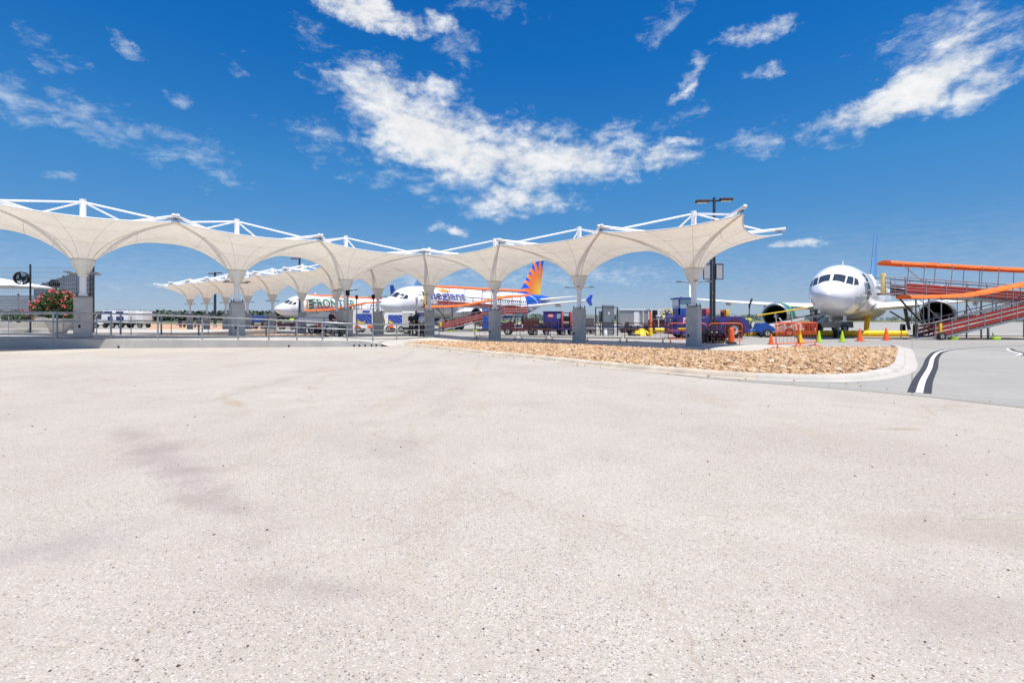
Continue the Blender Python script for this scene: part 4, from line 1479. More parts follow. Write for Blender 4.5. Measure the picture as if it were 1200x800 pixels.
# ------------------------------------------------------------------ passenger ramps: origin at the door end on the ground, running along +X
def ramp(label, loc, rz, bands):
    r = thing('boarding_ramp', label, 'boarding ramp', loc, rz, 'orange canopied boarding ramps')
    L = 10.6
    hu0, hu1, h1 = 3.33, 2.62, 2.0

    def flight(y, x0, x1, z0, z1, nm, nsec):
        dk = MB()
        dk.add([(x, y + w, z + t_) for x, z in ((x0, z0), (x1, z1)) for w in (-.75, .75) for t_ in (-.16, 0)],
               [(0, 1, 3, 2), (4, 6, 7, 5), (0, 4, 5, 1), (2, 3, 7, 6), (1, 5, 7, 3), (0, 2, 6, 4)])
        fl = dk.build(nm, M['galv'], r, angle=0)
        for s in (-1, 1):
            yy = y + s * .76
            zz = lambda x: lerp(z0, z1, (x - x0) / (x1 - x0))
            for k in range(nsec + 1):
                x = lerp(x0, x1, k / nsec)
                MB().box((x, yy, zz(x) + .5), (.05, .05, 1.12)).build('rail_post', M['galv'], fl)
            MB().tube((x0, yy, z0 + 1.08), (x1, yy, z1 + 1.08), .035, .035, 8).build('handrail', M['galv'], fl)
            for lo, hi in (bands if nm == 'upper_flight' else ((.08, .30), (.40, .58), (.70, .86))):
                MB().add([(x, yy + t_, zz(x) + h) for x in (x0 + .02, x1 - .02) for t_ in (-.012, .012) for h in (lo, hi)],
                         [(0, 1, 3, 2), (4, 6, 7, 5), (0, 4, 5, 1), (2, 3, 7, 6), (1, 5, 7, 3), (0, 2, 6, 4)]).build('side_panel', M['red_panel'], fl, angle=0)
            for h in ((.205, .41, .7) if nm == 'upper_flight' else (.35, .64)):
                MB().tube((x0, yy - s * .005, z0 + h), (x1, yy - s * .005, z1 + h), .02, .02, 6).build('rail', M['light_grey'], fl)
        return fl

    def vault(y, pts, nm, w=.72, up=.18):
        rnd = random.Random(len(pts) * 7 + int(y * 10))
        out, inn = [], []
        n = 9
        sub = []
        for i in range(len(pts) - 1):
            k = 7
            for j in range(k):
                sub.append((lerp(pts[i][0], pts[i + 1][0], j / k), lerp(pts[i][1], pts[i + 1][1], j / k)))
        sub.append(pts[-1])
        loops = []
        for i, (x, z) in enumerate(sub):
            sag = -.035 * math.sin(math.pi * ((i % 7) / 7)) + rnd.uniform(-.012, .012)
            lo = [(x, y - w * math.cos(math.pi * q / (n - 1)), z + up * math.sin(math.pi * q / (n - 1)) + sag) for q in range(n)]
            li = [(x, y + (w - .03) * math.cos(math.pi * q / (n - 1)), z - .03 + (up - .03) * math.sin(math.pi * q / (n - 1)) + sag) for q in range(n)]
            lo[0] = (x, y - w, z - .075 + sag)
            lo[-1] = (x, y + w, z - .075 + sag)
            li[0] = (x, y + w - .03, z - .075 + sag)
            li[-1] = (x, y - w + .03, z - .075 + sag)
            loops.append(lo + li)
        c = MB().loft(loops).build(nm, M['orange'], r, angle=40)
        for i in range(0, len(sub), 7):
            x, z = sub[i]
            pts_ = [(x, y - (w + .004) * math.cos(math.pi * q / 8), z + (up + .004) * math.sin(math.pi * q / 8)) for q in range(9)]
            MB().path(pts_, .02, 5).build('canopy_hoop', M['orange_paint'], c, angle=60)
        return c
    yu, yl = 0.0, -2.0
    # bridge to the door, then the upper flight
    br = MB().box((-.35, yu, hu0 - .06), (1.5, 1.3, .12)).build('bridge_plate', M['galv'], r)
    for s in (-1, 1):
        for h in (.45, .8, 1.15):
            MB().tube((-1.0, yu + s * .66, hu0 + h), (.42, yu + s * .70, hu0 + h), .022, .022, 6).build('bridge_rail', M['galv'], br)
        for x in (-1.0, -.3, .4):
            MB().tube((x, yu + s * .67, hu0 - .05), (x, yu + s * .67, hu0 + 1.17), .022, .022, 6).build('bridge_post', M['galv'], br)
    MB().bbox((-1.05, yu - .55, hu0 + .65), (.30, .22, 1.5), .06).build('door_bumper', M['pale_yellow'], r)
    flight(yu, .42, L, hu0, hu1, 'upper_flight', 7)
    flight(yl, .9, L * .82, .12, h1, 'lower_flight', 7)
    flight(yl, L * .82 + .02, L + .9, h1 + .02, h1 + .05, 'landing', 2)
    # entry plate
    MB().add([(-.45, yl - .6, .02), (-.45, yl + .6, .02), (.9, yl + .75, .16), (.9, yl - .75, .16), (-.45, yl - .6, 0), (-.45, yl + .6, 0), (.9, yl + .75, .0), (.9, yl - .75, .0)],
             [(0, 1, 2, 3), (4, 7, 6, 5), (0, 3, 7, 4), (1, 5, 6, 2), (2, 6, 7, 3), (0, 4, 5, 1)]).build('entry_plate', M['mid_grey'], r, angle=0)
    for s in (-1, 1):
        MB().path([(-.35, yl + s * .72, .05), (-.25, yl + s * .74, 1.0), (.9, yl + s * .76, 1.2)], .03, 8).build('entry_rail', M['galv'], r)
    # canopies
    vault(yu, [(-.6, 5.55), (2.6, 5.38), (3.0, 5.34), (L + .6, 4.92)], 'upper_canopy')
    vault(yl, [(-.7, 2.92), (2.9, 2.98), (4.0, 3.12), (L * .86, 4.15), (L + 1.0, 4.3)], 'lower_canopy')
    for x, xe in ((1.6, 1.8), (3.6, 3.8), (5.8, 5.95), (7.0, 7.15), (9.6, 9.7)):
        for s in (-1, 1):
            MB().tube((x, yu + s * .74, lerp(hu0, hu1, x / L)), (xe, yu + s * .76, lerp(5.5, 4.95, x / L)), .03, .03, 6).build('canopy_post', M['galv'], r)
    for x, zt in ((1.3, 2.95), (3.7, 3.05), (6.2, 3.6), (8.2, 4.0), (10.6, 4.25)):
        for s in (-1, 1):
            zb = lerp(.12, h1, min(1, (x - .9) / (L * .82 - .9)))
            MB().tube((x, yl + s * .74, max(.1, zb)), (x, yl + s * .76, zt), .03, .03, 6).build('canopy_post', M['galv'], r)
    MB().tube((.3, yl, 2.9), (2.4, yl + .3, 1.1), .035, .035, 6).build('canopy_brace', M['galv'], r)
    MB().tube((.1, yu - .7, 5.45), (2.6, yu - .72, 3.35), .028, .028, 6).build('canopy_brace', M['galv'], r)
    # legs, wheels and jacks
    for x in (2.2, 6.0, L - .3):
        for s in (-1, 1):
            zt = lerp(hu0, hu1, x / L) - .16
            MB().tube((x, yu + s * .6, .05), (x, yu + s * .6, zt), .055, .055, 8).build('support_leg', M['galv'], r)
        MB().tube((x, yu - .6, .5), (x, yu + .6, lerp(hu0, hu1, x / L) - .3), .03, .03, 6).build('support_brace', M['galv'], r)
    MB().tube((.1, yu - .3, hu0 - .2), (2.0, yu - .5, .9), .07, .07, 8).build('support_strut', M['dark_steel'], r)
    for x in (5.2, L + .4):
        MB().tube((x, yl, .05), (x, yl, lerp(.12, h1, min(1, (x - .9) / (L * .82 - .9))) - .14), .07, .07, 8).build('support_leg', M['galv'], r)
    for x in (2.3, 5.2):
        MB().bbox((x, yl - .55, .10), (.5, .3, .2), .05).build('jack_foot', M['cone_green'], r)
        MB().tube((x, yl - .5, .1), (x, yl - .3, .45), .04, .04, 6).build('jack_post', M['cone_green'], r)
    for x in (1.25,):
        MB().wheel((x, yl - .85, .26), .26, .18, 'Y').build('wheel', [M['black'], M['hub']], r)
    MB().bbox((1.2, yl - .80, .75), (.16, .12, .75), .03).build('yellow_post', M['yellow'], r)
    return r


ramp_near = ramp('orange canopied boarding ramp leading up to the white airliner on the right', (28.0, 37.7, 0), 0, ((.05, .20), (.25, .42), (.48, .66)))
ramp_far = ramp('orange canopied boarding ramp at the airliner with blue lettering', (-9.6, 63.3, 0), 0, ((.05, .14), (.19, .28), (.32, .42)))
dup(ramp_far, (-33.2, 86.2, 0), 0, 'orange canopied boarding ramp at the airliner with green lettering')
tp = MB()
g = []
for i in range(9):
    for j in range(5):
        x, z = i / 8 * 1.9, j / 4 * 1.55
        g.append((x, .07 * math.sin(x * 7 + z) + .04 * math.sin(z * 5), .3 + z))
k = len(g)
g2 = [(p[0], p[1] + .03, p[2]) for p in g]
fs = [(i * 5 + j, (i + 1) * 5 + j, (i + 1) * 5 + j + 1, i * 5 + j + 1) for i in range(8) for j in range(4)]
tp.add(g, fs).add(g2, [f[::-1] for f in fs])
t_ = tp.build('tarpaulin', M['blue'], angle=60)
t_.location = (-3.4, 60.3, 0)
tag(t_, 'blue tarpaulin hung below the orange ramp landing', 'tarpaulin')


# ------------------------------------------------------------------ lamp posts
def lamp_post(label, x, y, h, heads, sign=False, twin=False, group='lamp posts', r=.09, ang=0.0):
    p = thing('lamp_post', label, 'lamp post', (x, y, 0), ang, group)
    MB().bbox((0, 0, .3), (.5, .5, .6), .04).build('footing', M['concrete'], p)
    if twin:
        for q in (-1, 1):
            MB().bbox((q * .105, 0, .6 + (h - (0 if q > 0 else 2.6) - .6) / 2), (.15, .15, h - (0 if q > 0 else 2.6) - .6), .015).build('pole', M['dark_steel'], p)
        for z in (1.5, 3.2, 5.2):
            MB().box((0, 0, z), (.07, .10, .12)).build('pole_clamp', M['galv'], p)
    else:
        MB().tube((0, 0, .6), (0, 0, h), r, r * .8, 10).build('pole', M['dark_steel'], p)
    xo = .105 if twin else 0
    for q in heads:
        arm = MB().box((xo + q * .24, 0, h - .22), (.36, .08, .10)).build('head_arm', M['dark_steel'], p)
        hd = MB()
        hd.bbox((xo + q * .80, 0, h - .20 + .06 * q), (.86, .42, .18), .05)
        head = hd.build('lamp_head', M['brown'], p)
        MB().box((xo + q * .80, 0, h - .30 + .06 * q), (.66, .32, .03)).build('lamp_lens', M['white_lamp'], head)
    if sign:
        for q in (-1, 1):
            fr = MB()
            cx, zc, w, hh = q * .42, 4.6, .46, 1.02
            for dx in (-w / 2, w / 2):
                fr.box((cx + dx, -.12, zc), (.05, .05, hh + .05))
            for dz_ in (-hh / 2, hh / 2):
                fr.box((cx, -.12, zc + dz_), (w - .05, .05, .05))
            f = fr.build('sign_frame', M['dark_steel'], p)
            MB().box((cx, -.12, zc), (w - .05, .02, hh - .05)).build('sign_board', M['cloth_grey'], f)
    return p


lamp_post('tall black twin pole with two lamp heads and a framed sign', PX(835, 34.5), 34.5, PZ(231.5, 34.5), (-1, 1), True, True)
lamp_post('distant black lamp post with a flat head rising behind the small far canopies', PX(252, 95), 95, PZ(319, 95), (-1, 1), False, False, 'lamp posts', .25)
lamp_post('black pole sticking up just above the far canopy row left of the green lettered airliner', PX(351, 75), 75, PZ(301, 75), (-1, 1), False, False, 'lamp posts', .17)


# small black loudspeaker or signal boxes on slim poles by the walkway
for px, Z, yt, lb in ((407.5, 33.2, 340, 'black box on a slim pole in front of the left row pier by the stroller'),
                      (418, 48, 346, 'small black box on a thin pole between two canopy piers'),
                      (437.5, 38.6, 345, 'black box on a grey pole just left of the pier behind the corner')):
    zt = PZ(yt, Z)
    t_ = thing('signal_post', lb, 'signal post', (PX(px, Z), Z, deck_z(PX(px, Z)) if Z < 42 else 0), 0, 'black boxes on poles')
    z0 = deck_z(PX(px, Z)) if Z < 42 else 0
    MB().tube((0, 0, 0), (0, 0, zt - z0 - .3), .05, .05, 8).build('pole', M['galv'], t_)
    MB().bbox((0, 0, zt - z0 - .18), (.22, .2, .36), .03).build('box', M['black'], t_)
    MB().tube((0, -.12, zt - z0 - .12), (0, -.2, zt - z0 - .12), .08, .09, 10).build('hood', M['fan'], t_)


# ------------------------------------------------------------------ barriers and cones
def barrier(name, label, p, q, h, m, group, bars=8, mesh=None):
    p, q = Vector(p), Vector(q)
    d = q - p
    L = d.length
    b = thing(name, label, 'barrier', (p.x, p.y, 0), math.atan2(d.y, d.x), group)
    r, lo = .028, .22
    pts = [(0.03, 0, lo), (.03, 0, h - .14), (.07, 0, h - .05), (.16, 0, h), (L - .16, 0, h), (L - .07, 0, h - .05), (L - .03, 0, h - .14), (L - .03, 0, lo), (.03, 0, lo)]
    MB().path(pts, r, 7).build('frame', m, b, angle=60)
    for x in (.16, L - .16):
        f = MB().tube((x, 0, lo), (x, 0, .03), r, r, 7)
        f.path([(x, -.30, .02), (x, -.1, .06), (x, .1, .06), (x, .30, .02)], r, 6)
        f.build('foot', m, b, angle=60)
    for k in range(1, bars):
        MB().tube((L * k / bars, 0, lo), (L * k / bars, 0, h), .008, .008, 5).build('bar', m, b)
    MB().tube((.03, 0, h * .62), (L - .03, 0, h * .62), .016, .016, 6).build('cross_rail', m, b)
    if mesh:
        g = []
        n = 10
        for i in range(n + 1):
            for j in range(4):
                g.append((.06 + (L - .12) * i / n, .03 * math.sin(i * 2.1 + j) - .03, lerp(h * .52, h - .03, j / 3)))
        fs = [(i * 4 + j, (i + 1) * 4 + j, (i + 1) * 4 + j + 1, i * 4 + j + 1) for i in range(n) for j in range(3)]
        mb = MB()
        for f in fs:
            a, bb, c, dd = [Vector(g[k]) for k in f]
            cen = (a + bb + c + dd) / 4
            for u, v in ((a, bb), (bb, c), (c, dd), (dd, a)):
                mb.tube(u, v, .011, .011, 4, caps=False)
                mb.tube(u.lerp(v, .5), cen, .008, .008, 4, caps=False)
        mb.build('safety_net', mesh, b, angle=0)
    return b


BAR = [((PX(556, 36.5), 36.5), (PX(606, 35.2), 35.2)), ((PX(609, 35.1), 35.1), (PX(642.5, 34.2), 34.2)), ((PX(644.5, 34.1), 34.1), (PX(683, 33.2), 33.2)),
       ((PX(685.5, 33.1), 33.1), (PX(729.5, 32.2), 32.2)), ((PX(731.5, 32.1), 32.1), (PX(780, 31.0), 31.0)), ((PX(782.5, 30.9), 30.9), (PX(828, 30.0), 30.0)), ((PX(830.5, 29.9), 29.9), (PX(870.5, 29.2), 29.2))]
BL = ['brown red crowd barrier just right of the pier before the ramp landing', 'brown red crowd barrier in front of the dark open utility vehicle',
      'brown red crowd barrier in front of the purple equipment box', 'brown red crowd barrier in front of the tall grey cabinet',
      'brown red crowd barrier in front of the light grey container', 'brown red crowd barrier beside the purple tractor and the near pier',
      'orange red crowd barrier beside the row of folded wheelchairs']
for i, ((p, q), lb) in enumerate(zip(BAR, BL)):
    barrier('crowd_barrier', lb, (*p, 0), (*q, 0), 1.16, M['rust_pipe'] if i < 5 else M['orange_paint'], 'crowd barriers along the walkway')
OB = [(PX(909, 24.4), 24.4), (PX(935.5, 25.4), 25.4), (PX(957, 26.6), 26.6)]
barrier('safety_barrier', 'orange barrier with torn netting standing at the edge of the stones', (*OB[0], 0), (*OB[1], 0), 1.22, M['cone_orange'], 'orange netted barriers', 6, M['orange_paint'])
barrier('safety_barrier', 'orange netted barrier right of its twin, before the lime cones', (OB[1][0] + .04, OB[1][1] + .03, 0), (*OB[2], 0), 1.22, M['cone_orange'], 'orange netted barriers', 6, M['orange_paint'])
# dark belts strung between the piers
for a, b, z, lb in ((0, 1, 1.02, 'dark blue belt strung between the two nearest piers of the long row'), (1, 2, .98, 'dark blue belt strung between the second and third piers')):
    p, q = A0 - U * T_COL[a], A0 - U * T_COL[b]
    p, q = p - U * .4, q + U * .4
    pts = [Vector((lerp(p.x, q.x, k / 12), lerp(p.y, q.y, k / 12), z - .06 * math.sin(math.pi * k / 12))) for k in range(13)]
    s_ = MB()
    for i in range(12):
        u, v = pts[i], pts[i + 1]
        n_ = Vector((v.y - u.y, u.x - v.x, 0)).normalized() * .006
        s_.add([u - n_ - Vector((0, 0, .03)), u - n_ + Vector((0, 0, .03)), u + n_ + Vector((0, 0, .03)), u + n_ - Vector((0, 0, .03)),
                v - n_ - Vector((0, 0, .03)), v - n_ + Vector((0, 0, .03)), v + n_ + Vector((0, 0, .03)), v + n_ - Vector((0, 0, .03))],
               [(0, 1, 5, 4), (1, 2, 6, 5), (2, 3, 7, 6), (3, 0, 4, 7)])
    tag(s_.build('belt', M['navy'], angle=0), lb, 'belt', 'belts between the piers')


def cone(label, x, y, h, m, band=None, fat=1.0):
    c = thing('traffic_cone', label, 'traffic cone', (x, y, 0), random.uniform(-.4, .4), 'traffic cones on the apron')
    h *= .93
    k = h / .75 * fat
    MB().lathe([(.165 * k, .04), (.155 * k, .08), (.035 * k, h - .02), (.028 * k, h), (1e-4, h)], (0, 0, 0), 'Z', 18).build('cone', m, c)
    MB().bbox((0, 0, .022), (.40 * k, .40 * k, .044), .012).build('base', m if band is None else M['black'], c)
    if band:
        r0, r1 = [lerp(.158, .035, (z - .08) / (h - .1)) * k + .004 for z in (h * .45, h * .62)]
        MB().lathe([(r0, h * .45), (r1, h * .62)], (0, 0, 0), 'Z', 18).build('band', band, c)
    return c


for px, Z, h, m, lb in ((903.7, 28.6, .66, 'cone_orange', 'orange traffic cone in front of the blue tow cart'),
                        (959.8, 31.5, .76, 'cone_green', 'lime traffic cone just right of the orange barrier'),
                        (987, 32.0, .76, 'cone_green', 'lime traffic cone below the nose wheel of the white airliner'),
                        (1007.5, 33.0, .88, 'cone_orange', 'orange traffic cone right of the nose wheel before the yellow duct'),
                        (937.5, 29.5, .9, 'yellow', 'yellow traffic cone behind the orange netted barrier'),
                        (1038.5, 34.6, .9, 'cone_orange', 'orange traffic cone beside the grey ramp entry plate')):
    cone(lb, PX(px, Z), Z, h, M[m])
dl = thing('delineator', 'orange tube delineator on a black base beside the wheelchairs', 'delineator', (PX(857, 29.0), 29.0, 0))
MB().lathe([(.17, .1), (.16, .5), (.13, .86), (.08, .9), (.08, .98), (1e-4, .98)], (0, 0, 0), 'Z', 18).build('tube', M['cone_orange'], dl)
MB().bbox((0, 0, .06), (.44, .44, .12), .03).build('base', M['black'], dl)
dl = thing('delineator', 'orange and yellow delineator by the yellow hose beyond the barriers', 'delineator', (PX(762.5, 44), 44, 0))
MB().lathe([(.17, .02), (.16, .7), (.10, .78)], (0, 0, 0), 'Z', 16).build('base', M['yellow'], dl)
MB().lathe([(.11, .78), (.10, 1.9), (.06, 2.0), (1e-4, 2.0)], (0, 0, 0), 'Z', 16).build('tube', M['cone_orange'], dl)


# ------------------------------------------------------------------ yellow air ducts
def duct(label, pts, r, name='air_duct'):
    P = smooth_pts(pts, 22)
    rr = [r * (1 + .09 * math.sin(i * 1.9)) for i in range(len(P))]
    o = MB().path(P, rr, 12).build(name, M['yellow'], angle=80)
    return tag(o, label, 'air duct', 'yellow air ducts')


def dp(px, py, Z):
    return (PX(px, Z), Z, PZ(py, Z))


duct('long yellow corrugated air duct lying under the nose of the white airliner', [dp(862, 390.2, 43.5), dp(900, 390.3, 43.3), dp(940, 390.5, 43), dp(990, 390.8, 42.6), dp(1040, 391, 42.2), dp(1062, 391.2, 42.0)], .26)
duct('short yellow duct standing up from the ground to the airliner belly', [dp(1015.5, 390, 43.6), dp(1015.6, 384, 43.6), dp(1016, 378, 43.6), dp(1017, 372.5, 43.6), dp(1017.5, 369, 43.6)], .19)
duct('yellow hose on the ground left of the purple tractor', [dp(764, 386.6, 46), dp(772, 387, 46), dp(782, 387.2, 46), dp(792, 387.5, 46)], .20)


# ------------------------------------------------------------------ vehicles and ground equipment
def wheels(root, spots, r, w, axis='X'):
    for c in spots:
        MB().wheel((c[0], c[1], r), r, w, axis).build('wheel', [M['black'], M['hub']], root)


def at(px, Z):
    return (PX(px, Z), Z, 0)


# purple pushback tractor with a blue cab, seen from its side; front to the left
t_ = thing('pushback_tractor', 'purple airport tractor with a raised blue cab behind the near pier', 'tractor', at(783, 39), 0)
MB().sideprism([(0, .42), (0, 1.55), (.25, 1.75), (2.1, 1.75), (2.2, 1.55), (2.2, .42), (1.9, .3), (.3, .3)], -.95, .95).build('front_body', M['purple'], t_, angle=30)
MB().sideprism([(2.25, .45), (2.25, 1.45), (3.6, 1.62), (5.1, 1.62), (5.75, 1.3), (5.75, .5), (5.2, .38), (2.5, .38)], -.95, .95).build('rear_body', M['purple'], t_, angle=30)
cb = MB()
for x in (.62, 1.72):
    for y in (-.7, .7):
        cb.box((x, y, 2.36), (.10, .10, 1.2))
cb.box((1.17, 0, 1.98), (1.2, 1.5, .50))
cab = cb.build('cab', M['blue'], t_, angle=0)
MB().bbox((1.15, 0, 2.98), (1.5, 1.7, .12), .04).build('cab_roof', M['blue'], cab)
for y in (-.72, .72):
    MB().box((1.17, y, 2.57), (.98, .02, .68)).build('cab_window', M['pale_glass'], cab)
MB().box((.58, 0, 2.57), (.02, 1.28, .68)).build('cab_window', M['pale_glass'], cab)
MB().lathe([(.07, 0), (.07, .1), (.03, .14)], (1.0, 0, 3.04), 'Z', 10).build('beacon', M['orange_paint'], cab)
MB().box((1.05, -.962, 1.32), (.44, .014, .42)).build('door_plate', M['white'], t_)
MB().box((1.0, -.972, 1.30), (.20, .014, .26)).build('plate_print', M['pink'], t_)
MB().box((.75, -.962, .72), (.62, .02, .12)).build('step', M['yellow'], t_)
MB().bbox((2.95, .1, 1.98), (.42, .9, .5), .04).build('seat_box', M['pink'], t_)
MB().bbox((2.95, .1, 1.66), (.46, .9, .14), .02).build('seat_base', M['blue'], t_)
MB().bbox((4.5, .2, 1.88), (.24, .5, .55), .03).build('tool_box', M['yellow'], t_)
MB().bbox((4.24, .2, 1.86), (.2, .5, .5), .03).build('tool_box', M['maroon'], t_)
wheels(t_, [(1.0, -.8), (1.0, .8)], .42, .3, 'Y')
wheels(t_, [(4.6, -.86), (4.6, .86)], .62, .36, 'Y')
MB().ring([(.66, -.02), (.8, -.02), (.8, .04), (.66, .04)], (4.6, -.97, .62), 'Y', 22).build('wheel_arch', M['maroon'], t_)
for k in range(5):
    MB().box((.22, -.962, .98 + k * .11), (.30, .014, .05)).build('grille_slat', M['black'], t_)
for x in (.45, 1.75):
    MB().box((x, -.957, 1.15), (.018, .012, .75)).build('panel_seam', M['black'], t_)
MB().box((1.1, 0, .36), (2.0, 1.7, .14)).build('skirt', M['black'], t_)
MB().box((3.9, 0, .42), (3.3, 1.7, .14)).build('skirt', M['black'], t_)
MB().tube((2.28, -.5, 1.5), (2.28, -.5, 2.45), .05, .05, 8).build('exhaust_pipe', M['dark_steel'], t_)
MB().path([(2.6, -.9, 1.6), (2.62, -.9, 2.0), (3.9, -.9, 2.0), (3.95, -.9, 1.64)], .025, 6).build('grab_rail', M['orange_paint'], t_)
for x in (2.9, 3.4):
    MB().box((x, -.957, 1.12), (.36, .012, .34)).build('vent_panel', M['black'], t_)
MB().path([(2.5, -.97, .7), (2.9, -1.02, .5), (3.4, -1.0, .62), (3.8, -.97, .9)], .03, 6).build('hose', M['black'], t_)
for y in (-.6, .6):
    MB().lathe([(.09, -.03), (.09, .02), (.05, .04)], (-.01, y, 1.35), 'X', 10).build('headlight', M['white_lamp'], t_)
for x in (5.0, 5.5):
    MB().box((x, -.9, 1.36), (.2, .04, .08)).build('rear_light', M['pink'], t_)
# folded wheelchairs
wc0 = None
for i, (px, lb) in enumerate(((827.5, 'folded wheelchair at the left end of the row beside the near pier'), (833.5, 'folded wheelchair second from the near pier in its row'),
                              (839, 'folded wheelchair third from the near pier in its row'), (845, 'folded wheelchair at the right end of the row by the delineator'))):
    loc = (PX(px, 29.6), 29.6 - i * .05, .004)
    if wc0 is None:
        w = wc0 = thing('wheelchair', lb, 'wheelchair', loc, R(15), 'folded wheelchairs in a row')
        for s in (-.12, .12):
            MB().wheel((s, .15, .30), .30, .04, 'X').build('rear_wheel', [M['black'], M['dark_steel']], w)
            MB().wheel((s * .9, -.35, .10), .10, .035, 'X').build('caster', [M['black'], M['hub']], w)
            MB().path([(s, -.36, .2), (s, -.3, .52), (s, .12, .56), (s, .2, 1.0), (s, .34, 1.02)], .02, 6).build('side_frame', M['maroon'], w)
            MB().path([(s, -.28, .72), (s, .14, .74)], .028, 6).build('armrest', M['black'], w)
        MB().box((0, -.05, .5), (.2, .4, .05)).build('seat', M['cloth_navy'], w)
        MB().box((0, .18, .80), (.2, .05, .42)).build('backrest', M['cloth_navy'], w)
        MB().tube((-.1, -.25, .25), (.1, .12, .5), .014, .014, 6).build('cross_brace', M['galv'], w)
    else:
        dup(wc0, loc, R(15 + i * 7), lb)

# open utility vehicle
def utility_vehicle(label, loc, rz):
    u = thing('utility_vehicle', label, 'utility vehicle', loc, rz)
    MB().sideprism([(0, .45), (.05, .95), (.75, 1.18), (1.1, 1.15), (1.15, .6), (2.0, .6), (2.05, 1.1), (3.4, 1.1), (3.4, .62), (2.9, .4), (.5, .36)], -.68, .68).build('body', M['maroon'], u, angle=30)
    MB().box((.5, 0, 1.12), (.85, 1.2, .06), 0, 0, 0, -.28).build('hood', M['purple'], u)
    MB().box((1.55, 0, .82), (.5, 1.2, .2)).build('seat', M['cloth_black'], u)
    for y in (-.32, .32):
        MB().bbox((1.92, y, 1.28), (.14, .5, .66), .04).build('backrest', M['cloth_black'], u)
        MB().bbox((1.95, y, 1.72), (.1, .26, .18), .03).build('headrest', M['cloth_black'], u)
    rc = MB()
    for y in (-.64, .64):
        rc.path([(.85, y, 1.15), (1.2, y, 1.9), (1.35, y, 1.98), (2.1, y, 1.98), (2.2, y, 1.9), (2.22, y, 1.05)], .035, 7)
    rc.tube((1.3, -.64, 1.97), (1.3, .64, 1.97), .035).tube((2.15, -.64, 1.97), (2.15, .64, 1.97), .035)
    rc.build('roll_cage', M['dark_steel'], u, angle=60)
    MB().add([(.88, -.6, 1.2), (.88, .6, 1.2), (1.2, .6, 1.88), (1.2, -.6, 1.88), (.90, -.6, 1.2), (.90, .6, 1.2), (1.22, .6, 1.88), (1.22, -.6, 1.88)],
             [(0, 1, 2, 3), (7, 6, 5, 4), (0, 4, 5, 1), (2, 6, 7, 3), (1, 5, 6, 2), (0, 3, 7, 4)]).build('windscreen', M['pale_glass'], u, angle=0)
    MB().tube((1.18, -.3, 1.15), (1.3, -.3, 1.2), .17, .17, 14).build('steering_wheel', M['black'], u)
    bed_ = MB().box((2.75, 0, 1.16), (1.3, 1.3, .06))
    for y in (-.66, .66):
        bed_.box((2.75, y, 1.33), (1.3, .04, .28))
    bed_.build('cargo_bed', M['brown'], u)
    for y in (-.55, .55):
        MB().lathe([(.09, -.02), (.07, .03)], (.02, y, .86), 'X', 10).build('headlight', M['white_lamp'], u)
    wheels(u, [(.62, -.62), (.62, .62), (2.75, -.62), (2.75, .62)], .34, .26, 'Y')
    return u


utility_vehicle('dark maroon open utility vehicle with a roll cage behind the crowd barriers', at(588, 47), R(-6))


def flat_cart(label, loc, rz, L, m, load=None, group='baggage carts'):
    c = thing('baggage_cart', label, 'baggage cart', loc, rz, group)
    MB().bbox((L / 2, 0, .52), (L, 1.4, .14), .03).build('deck', m, c)
    MB().path([(0, 0, .45), (-.5, 0, .40), (-.75, 0, .38)], .04, 6).build('tow_bar', M['dark_steel'], c)
    for x in (.06, L - .06):
        MB().box((x, 0, .88), (.06, 1.36, .6)).build('end_rail', m, c)
    wheels(c, [(.45, -.55), (.45, .55), (L - .45, -.55), (L - .45, .55)], .24, .18, 'Y')
    if load:
        rnd = random.Random(int(loc[0] * 10))
        for k in range(load):
            x = lerp(.35, L - .35, (k + .5) / load)
            h = rnd.uniform(.25, .5)
            MB().bbox((x, rnd.uniform(-.25, .25), .60 + h / 2), (rnd.uniform(.4, .6), .7, h), .05, rnd.uniform(-.2, .2)).build('suitcase', M[rnd.choice(['navy', 'maroon', 'cloth_black', 'brown', 'mid_grey'])], c)
    return c


flat_cart('low yellow and brown cart loaded with bags behind the utility vehicle', at(621, 46), 0, 1.9, M['brown'], 3)
# purple covered box with posters
b = thing('equipment_box', 'purple equipment box with pink and white posters beside the red cart', 'equipment box', at(637, 48), 0)
MB().bbox((.85, 0, 1.25), (1.7, 1.5, 1.7), .04).build('body', M['purple'], b)
MB().box((.6, -.76, 1.75), (.52, .02, .36)).build('poster', M['pink'], b)
MB().box((1.36, -.76, 1.72), (.34, .02, .46)).build('poster', M['pale_glass'], b)
for x in (.04, 1.66):
    MB().box((x, -.765, 1.25), (.07, .03, 1.66)).build('corner_post', M['navy'], b)
MB().box((.85, 0, 2.13), (1.8, 1.6, .06)).build('lid', M['navy'], b)
MB().box((1.0, -.76, .8), (1.2, .02, .3)).build('lower_panel', M['navy'], b)
MB().box((.6, -.772, 1.75), (.4, .01, .1)).build('poster_print', M['white'], b)
MB().bbox((.85, 0, .38), (1.9, 1.2, .16), .02).build('chassis', M['navy'], b)
wheels(b, [(.2, -.6), (.2, .6), (1.5, -.6), (1.5, .6)], .24, .18, 'Y')
b = thing('shelf_cart', 'red framed shelf cart loaded with dark boxes left of the second pier', 'cart', at(657.5, 47.5), 0)
for x in (.08, .88):
    MB().bbox((x, 0, 1.3), (.18, 1.1, 1.6), .03).build('side_panel', M['pink'], b)
for z in (.56, 1.25, 2.0):
    MB().box((.48, 0, z), (.64, 1.05, .06)).build('shelf', M['maroon'], b)
for z in (.8, 1.5):
    MB().bbox((.48, 0, z), (.56, .9, .44), .04).build('box', M['cloth_black'], b)
